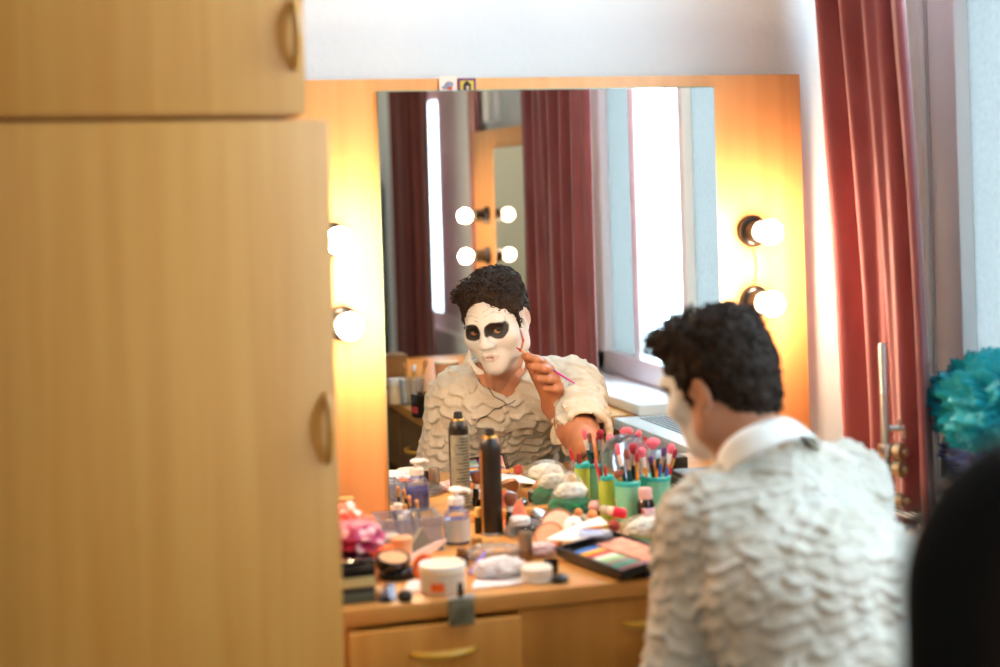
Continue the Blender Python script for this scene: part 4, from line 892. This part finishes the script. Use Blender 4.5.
finger([N_, (1.104, -.540, .966), (1.085, -.552, .969), (1.084, -.574, .969)], .0114, .0079)
finger([K_, (1.119, -.547, .940), (1.102, -.557, .943), (1.100, -.576, .945)], .0104, .0072)
finger([(1.126, -.628, .912), (1.098, -.617, .962), (1.078, -.606, 1.000), (1.066, -.594, 1.016)], .0145, .0085)
aV, aF = a.mesh()
an = np.array([noise.noise(Vector(v*45)) for v in aV]); acol = np.array(lin((176, 116, 82)))*(1+.12*an[:, None])
# --- torso, other arm and legs
b = Field((.62, -1.22, .0), (1.50, -.12, 1.00), .008)
RT, FT = _n((.97, .243, 0)), _n((-.243, .97, 0))
PV, WS, CT, UP = np.array((1.072, -.985, .50)), np.array((1.078, -.955, .66)), np.array((1.078, -.870, .80)), np.array((1.078, -.790, .88))
ELL, WRL = np.array((.868, -.815, .63)), np.array((.955, -.575, .600))
def torso(F, g=0, k=.05):
    F.cap(PV, WS, .112+g, .100+g, k, ax=RT, ratio=.72).cap(WS, CT, .100+g, .112+g, k, ax=RT, ratio=.72).cap(CT, UP, .112+g, .082+g, k, ax=RT, ratio=.68)
    F.cap(SHR+np.array((-.02, -.01, .0)), SHL+np.array((.02, -.01, .0)), .058+g, .058+g, k).cap(UP+np.array((-.02, .015, .072)), SHR, .042+g, .048+g, k).cap(UP+np.array((-.02, .015, .072)), SHL, .042+g, .048+g, k)
torso(b); b.cap((1.052, -.765, .90), (1.045, -.745, .955), .056, .054, .03)
b.cap(SHR, SHR+(ELR-SHR)*.5, .052, .046, .03).cap(SHL, ELL, .052, .042, .03).cap(ELL, WRL, .042, .028, .02).cap(WRL, WRL+np.array((.03, .08, -.012)), .030, .024, .02)
LEG = {}
for s in (-1, 1):
    hp = PV+RT*s*.085+np.array((0, 0, -.005)); kn = np.array((1.09+s*.13, -.52, .445)); ak = np.array((1.08+s*.11, -.46, .035)); LEG[s] = (hp, kn, ak)
    b.cap(hp, kn, .088, .060, .03).cap(kn, ak, .060, .040, .03).cap(ak, ak+np.array((s*.02, .13, -.055)), .036, .030, .02)
bV, bF = b.mesh(); bcol = np.tile(np.array(lin((186, 130, 98))), (len(bV), 1))
V = np.concatenate([headW, aV, bV]); F_ = np.concatenate([hF, aF+len(headW), bF+len(headW)+len(aV)]); colr = np.concatenate([col, acol, bcol])
colr = np.concatenate([np.clip(colr, 0, 1), np.ones((len(colr), 1))], 1)
base = Vector((1.07, -.9, 0))
PIV = np.array((1.04, -.68, .93)); PSC = .94; PSH = np.array((-.012, .030, 0.))
def PT(V_): return (np.asarray(V_, float)-PIV)*PSC+PIV+PSH
V = PT(V)
person = mesh_obj('person', V-np.array(base), F_, colmat('painted_skin', .5, .04, .0006, 260), 180, colr)
person.location = base; WLOC[person.name] = base
tag(person, 'person in a ragged off-white shirt, white face paint and black eye patches', 'person')
def pmesh(name, V_, Fc, m, smooth=180, cols=None, parent=person):
    o = mesh_obj(name, PT(V_)-np.array(base), Fc, m, smooth, cols); o.parent = parent; WLOC[o.name] = base; return o
# eyes
for s in (-1, 1):
    vs = MB().lathe([(.0128*math.sin(t_), -.0128*math.cos(t_)) for t_ in np.linspace(.02, PI-.02, 26)], (0, 0, 0), (0, 0, 1), 30)
    ev = np.array(vs.v); g_ = _n(HMn.T@_n((-.30, 3.6, .38))); cs = np.clip(ev@g_/.0128, -1, 1); ang = np.arccos(cs)
    ec = np.where((ang < .16)[:, None], np.array(lin((8, 6, 6))), np.where((ang < .52)[:, None], np.array(lin((64, 34, 18))), np.array(lin((150, 116, 96)))))
    pmesh('eye', toworld(ev+np.array((s*.032, .0715, -.0003))), vs.f, colmat('eye_surface', .08), 180, np.concatenate([ec, np.ones((len(ec), 1))], 1))
# hair
hr = Field((-.125, -.165, -.12), (.125, .135, .185), .003)
hr.ell((0, -.018, .037), (.083, .098, .085)).ell((-.012, .040, .090), (.060, .044, .030), .03).ell((.004, -.048, .076), (.060, .054, .044), .03).ell((0, -.050, -.008), (.068, .062, .095), .03)
hr.ell((0, .112, -.010), (.083, .065, .115), .012, 'sub').half((0, -.05, -.098), (0, .25, -1), .012)
for s in (-1, 1): hr.ell((s*.092, .000, -.030), (.034, .034, .052), .01, 'sub').ell((s*.075, .062, -.03), (.04, .032, .07), .01, 'sub').cap((s*.073, .026, .03), (s*.073, .022, -.018), .008, .004, .006)
kV, kF = hr.mesh()
def vnorm(V_, F__):
    N_ = np.zeros_like(V_); a_ = np.cross(V_[F__[:, 2]]-V_[F__[:, 0]], V_[F__[:, 3]]-V_[F__[:, 1]])
    for i in range(4): np.add.at(N_, F__[:, i], a_)
    return N_/(np.linalg.norm(N_, axis=1)[:, None]+1e-12)
kN = vnorm(kV, kF)
dsp = np.array([noise.noise(Vector(v*42))*.0045+noise.noise(Vector(v*95))*.003 for v in kV]); kV2 = kV+kN*dsp[:, None]
hb = MB(); hb.v = [tuple(v) for v in kV2]; hb.f = [tuple(f) for f in kF]
top = np.where((kN[:, 2] > -.6) & (np.linalg.norm(kV-np.array((0, -.014, .036)), axis=1) > .075))[0]
for i in rng.choice(top, 900, replace=False):
    p0 = Vector(kV2[i]); nz_ = Vector(kN[i]); fr = p0.y > .02 and p0.z > .06
    tg = nz_.cross(Vector(rng.normal(size=3))).normalized(); fl = Vector((rng.normal()*.4, -.3 if not fr else .5, -.55 if not fr else .1)); fl = (fl-nz_*fl.dot(nz_))
    L_ = rng.uniform(.016, .030)*(1.35 if p0.z > .085 and p0.y > -.02 else .55); rad = rng.uniform(.004, .0095)*(1 if p0.z > .05 else .6); ph = rng.uniform(0, 6.28); tw = rng.uniform(3.5, 7)*(1 if rng.random() < .5 else -1)
    b1 = tg; b2_ = nz_.cross(tg); pts_ = []
    for k in range(9):
        t_ = k/8; ctr = p0-nz_*.003+nz_*L_*(t_-.35*t_*t_)*.75+fl*L_*.8*t_*t_
        pts_.append(ctr+(b1*math.cos(ph+tw*t_)+b2_*math.sin(ph+tw*t_))*rad*min(1, t_*1.6))
    hb.tube(pts_, [.0027*(1-.75*(k/8)**1.5) for k in range(9)], 5)
pmesh('hair', toworld(np.array(hb.v)), hb.f, mat('dark_brown_hair', (33, 23, 16), .65, rgb2=(46, 33, 23), scale=(90, 90, 90), spec=.2), 180)
# shirt: ragged rows of torn ruffles
sh = Field((.70, -1.20, .44), (1.40, -.34, 1.03), .0042)
torso(sh, .016)
SR = ELR+(SHR-ELR)*.30
sh.cap(SHR, SR, .072, .066, .03).cap(SHL, ELL, .070, .062, .03).cap(ELL, WRL+(ELL-WRL)*.25, .062, .056, .02)
sh.cap(SR+(SHR-SR)*.15, ELR+(ELR-SHR)*.3, .056, .052, .006, 'sub')
sh.cap(SR-(SHR-ELR)*.33, ELR+(ELR-SHR)*.25, .098, .100, .006, 'sub')
sh.cap((1.050, -.762, .915), (1.025, -.700, 1.05), .060, .075, .012, 'sub')
fo = np.array((1.045, -.70, .93))+FT*.035
sh.cap(fo, fo+np.array((0, 0, -.085))+FT*.045, .030, .004, .01, 'sub')
sV, sF = sh.mesh(); sN = vnorm(sV, sF)
def frac(x): return x-np.floor(x)
dR = segd(sV, SHR, ELR); dL = np.minimum(segd(sV, SHL, ELL), segd(sV, ELL, WRL)); arm = (np.minimum(dR, dL) < .085) & ((sV@RT > SHR@RT-.035) & (dR < dL) | (sV@RT < SHL@RT+.035) & (dL < dR))
axR = _n(ELR-SHR); axL = _n(ELL-SHL)
along = np.where(arm & (dR < dL), -(sV-SHR)@axR, np.where(arm, -(sV-SHL)@axL, sV[:, 2]+.25*(sV@FT)))
n1 = np.array([noise.noise(Vector(v*8)) for v in sV]); n3 = np.array([noise.noise(Vector((v[0]*26, v[1]*26, v[2]*9))) for v in sV]); n4 = np.array([noise.noise(Vector(v*55)) for v in sV])
cs_ = sV-np.array((1.078, -.86, 0)); lat = np.arctan2(cs_@RT, -(cs_@FT))*.17
for ax_, o_, m_ in ((axR, SHR, arm & (dR < dL)), (axL, SHL, arm & (dL <= dR))):
    e1_ = _n(np.cross(ax_, (0, 1, .3))); e2_ = np.cross(ax_, e1_); q_ = sV-o_; lat = np.where(m_, np.arctan2(q_@e1_, q_@e2_)*.07, lat)
u_ = lat/.062+.95*n1+.35*n3; cu = 2*frac(u_)-1
ss = along/.028+.5*(np.floor(u_)%2)+.24*(1-cu*cu)+.75*n1+.48*n3; fr_ = frac(ss); row = np.floor(ss)
rg = np.array([noise.noise(Vector((v[0]*17+r_*3.7, v[1]*17+r_*1.9, r_*.77))) for v, r_ in zip(sV, row)])
amp = .0180*np.clip(.60+1.0*rg, .10, 1.2)*(.55+.45*np.sqrt(np.clip(1-cu*cu, 0, 1)))
rise = np.clip(fr_/.20, 0, 1)
d_ = amp*rise*(1-fr_)**2.0+.0060*n3+.0034*n4
sV2 = sV+sN*d_[:, None]+np.array((0, 0, -1.))*(amp*.35*rise*(1-fr_))[:, None]
shirt_m = mat('unbleached_cotton', (208, 205, 194), .9, rgb2=(194, 188, 172), scale=(16, 16, 9), bump=.0012, bscale=(190, 190, 190), sheen=.15, spec=.2, detail=6)
pmesh('shirt', sV2, sF, shirt_m)
# collar: stand and fold around the neck, open at the throat
ca, cb = np.array((1.046, -.775, .986)), np.array((1.026, -.727, 1.059)); cax = _n(cb-ca)
e1 = _n(np.cross((0, 1, 0), cax)); e1 = e1*np.sign(e1[0]); e2 = np.cross(cax, e1)
def colfn(u, v):
    th = PI/2+math.radians(32)+u*(2*PI-math.radians(64)); fr0 = abs(u-.5)*2
    if v < .5: r_ = .066+.004*v; z_ = .002+.040*(v*2)
    else: r_ = .068+.022*(v-.5)*2; z_ = .042-(.048+.014*fr0**3)*(v-.5)*2
    sag = -.020*fr0**2
    p = ca+e1*r_*math.cos(th)+e2*r_*1.02*math.sin(th)*(1+.20*fr0**4)+cax*(z_+sag+.0015*math.sin(17*u+4*v))
    return tuple(p)
cm_ = MB().grid(colfn, 56, 10); co = pmesh('collar', np.array(cm_.v), cm_.f, mat('pale_cotton', (232, 232, 226), .9, bump=.0006, bscale=(200, 200, 200))); sd = co.modifiers.new('t', 'SOLIDIFY'); sd.thickness = .003
# dark seams stitched over the shirt front
bvh = BVHTree.FromPolygons([Vector(v) for v in sV2], [tuple(f) for f in sF])
def seam(pts_, r=.0022):
    out_ = []
    for i in range(len(pts_)-1):
        for t_ in np.linspace(0, 1, 9)[:-1]:
            q = Vector(pts_[i])*(1-t_)+Vector(pts_[i+1])*t_; l_, nn_, _, _ = bvh.find_nearest(q)
            if l_: out_.append(l_+nn_*.0012)
    return out_
sm_ = MB()
def fp(X, Y, dd):    # a reflected pixel at the depth of the shirt front
    q = at(X, Y, 1, dd); return tuple((np.array((q[0], -q[1], q[2]))-PSH-PIV)/PSC+PIV)
for pl_ in ([fp(487, 388, .67), fp(495, 398, .65), fp(507, 405, .64), fp(492, 412, .65), fp(474, 424, .68)], [fp(507, 405, .64), fp(516, 399, .64)]):
    sp_ = seam(pl_); sm_.tube(sp_, .0010, 6)
pmesh('seam_cord', np.array(sm_.v), sm_.f, mat('dark_thread', (44, 40, 36), .9))
# trousers and shoes
tr_ = Field((.78, -1.18, .06), (1.40, -.28, .62), .008)
tr_.cap(PV+np.array((0, 0, .06)), PV, .112, .116, .03, ax=RT, ratio=.72)
for s in (-1, 1): hp, kn, ak = LEG[s]; tr_.cap(hp, kn, .097, .070, .04).cap(kn, ak+np.array((0, 0, .02)), .070, .056, .03)
tV, tF = tr_.mesh(); pmesh('trousers', tV, tF, mat('dark_cotton', (40, 40, 46), .9))
for s in (-1, 1):
    ak = LEG[s][2]; f_ = Field(ak+np.array((-.09, -.10, -.10)), ak+np.array((.10, .22, .07)), .005)
    f_.cap(ak, ak+np.array((0, -.02, -.05)), .045, .045, .02).cap(ak+np.array((0, -.02, -.055)), ak+np.array((s*.02, .14, -.062)), .040, .032, .02).half((0, 0, .002), (0, 0, -1), .003)
    v_, q_ = f_.mesh(); pmesh('shoe', v_, q_, mat('black_leather', (20, 18, 17), .4))
# stool he sits on
st = thing('stool', 'round wooden stool under the person', 'stool', (1.06, -.945, 0))
part('seat', MB().lathe([(0, .40), (.165, .40), (.175, .41), (.175, .424), (.165, .432), (0, .432)], (1.06, -.945, 0), n=40), wood_h, st)
for k in range(4):
    a_ = PI/4+PI/2*k; part('leg', MB().tube([(1.06+.11*math.cos(a_), -.945+.11*math.sin(a_), .405), (1.06+.17*math.cos(a_), -.945+.17*math.sin(a_), .0)], [.018, .014], 12), wood_h, st)
# the fine brush he holds
bt, be = Vector(PT((1.042, -.597, 1.042))), Vector(PT((1.176, -.552, .950))); dv = bt-be
t = thing('fine_brush', 'thin paint brush with an orange and violet handle held to the painted cheek', 'brush', be)
ax = dv.normalized(); L_ = dv.length
lp('handle', [(0, 0), (.0016, .001), (.0024, .03), (.0026, .055), (0, .055)], be, mat('violet_pink_lacquer', (190, 50, 150), .25, coat=.4), t, ax, 12)
lp('grip', [(.0026, .055), (.0030, .09), (.0028, .112), (0, .112)], be, blue, t, ax, 12); lp('ferrule', [(.0028, .112), (.0024, L_-.014), (0, L_-.014)], be, mat('orange_ferrule', (236, 150, 80), .3, .3), t, ax, 12)
lp('bristles', [(.0024, L_-.0145), (.0024, L_-.008), (.0006, L_), (0, L_)], be, bris_red, t, ax, 12)
# ================================================================== LIGHT AND CAMERA
W = bpy.data.worlds.new('daylight'); S.world = W; W.use_nodes = True
bg = W.node_tree.nodes['Background']; bg.inputs['Color'].default_value = (.68, .83, 1.0, 1); bg.inputs['Strength'].default_value = SKY
def portal(name, loc, sy, sz):
    l = bpy.data.lights.new(name, 'AREA'); l.shape = 'RECTANGLE'; l.size = sz; l.size_y = sy; l.cycles.is_portal = True
    o = bpy.data.objects.new(name, l); C.objects.link(o); o.location = loc; o.rotation_euler = (0, PI/2, 0); return o
portal('daylight_portal', (1.93, (WA0+WA1)/2, (WZ0+WZ1)/2), 1.46, 1.78)
portal('daylight_portal', (1.93, -3.5, (WZ0+WZ1)/2), 1.12, 1.78)
# unseen lamp added as fill light, above and behind the photographer
cl = thing('fill_lamp', 'square opal fill lamp added above the room, out of view', 'fill lamp', (.4, -3.9, 2.70))
part('lamp_base', MB().box((.4, -3.9, 2.735), (.62, .62, .03), .004), white_paint, cl); part('diffuser', MB().box((.4, -3.9, 2.705), (.58, .58, .03), .01), glow('fill_glow', (1.0, .95, .88), FILL), cl)
cam = bpy.data.cameras.new('camera'); co_ = bpy.data.objects.new('camera', cam); C.objects.link(co_); S.camera = co_
cam.sensor_width = 36; cam.lens = 36*FPX/1000; cam.shift_x = 0; cam.shift_y = -(333.5-YH)/1000; cam.clip_start = .05
M = Matrix.Identity(4)
for i in range(3): M[i][0] = CR[i]; M[i][1] = CU[i]; M[i][2] = -FW[i]; M[i][3] = CP[i]
co_.matrix_world = M
cam.dof.use_dof = True; cam.dof.focus_distance = 3.62; cam.dof.aperture_fstop = 1.9
S.view_settings.view_transform = 'Standard'; S.view_settings.look = 'None'; S.view_settings.gamma = 1; S.view_settings.use_curve_mapping = False
S.view_settings.exposure = EXPO
cy = S.cycles; cy.use_denoising = True; cy.max_bounces = 10; cy.diffuse_bounces = 5; cy.glossy_bounces = 6; cy.transparent_max_bounces = 16; cy.sample_clamp_indirect = 6; cy.sample_clamp_direct = 0
cy.caustics_refractive = False
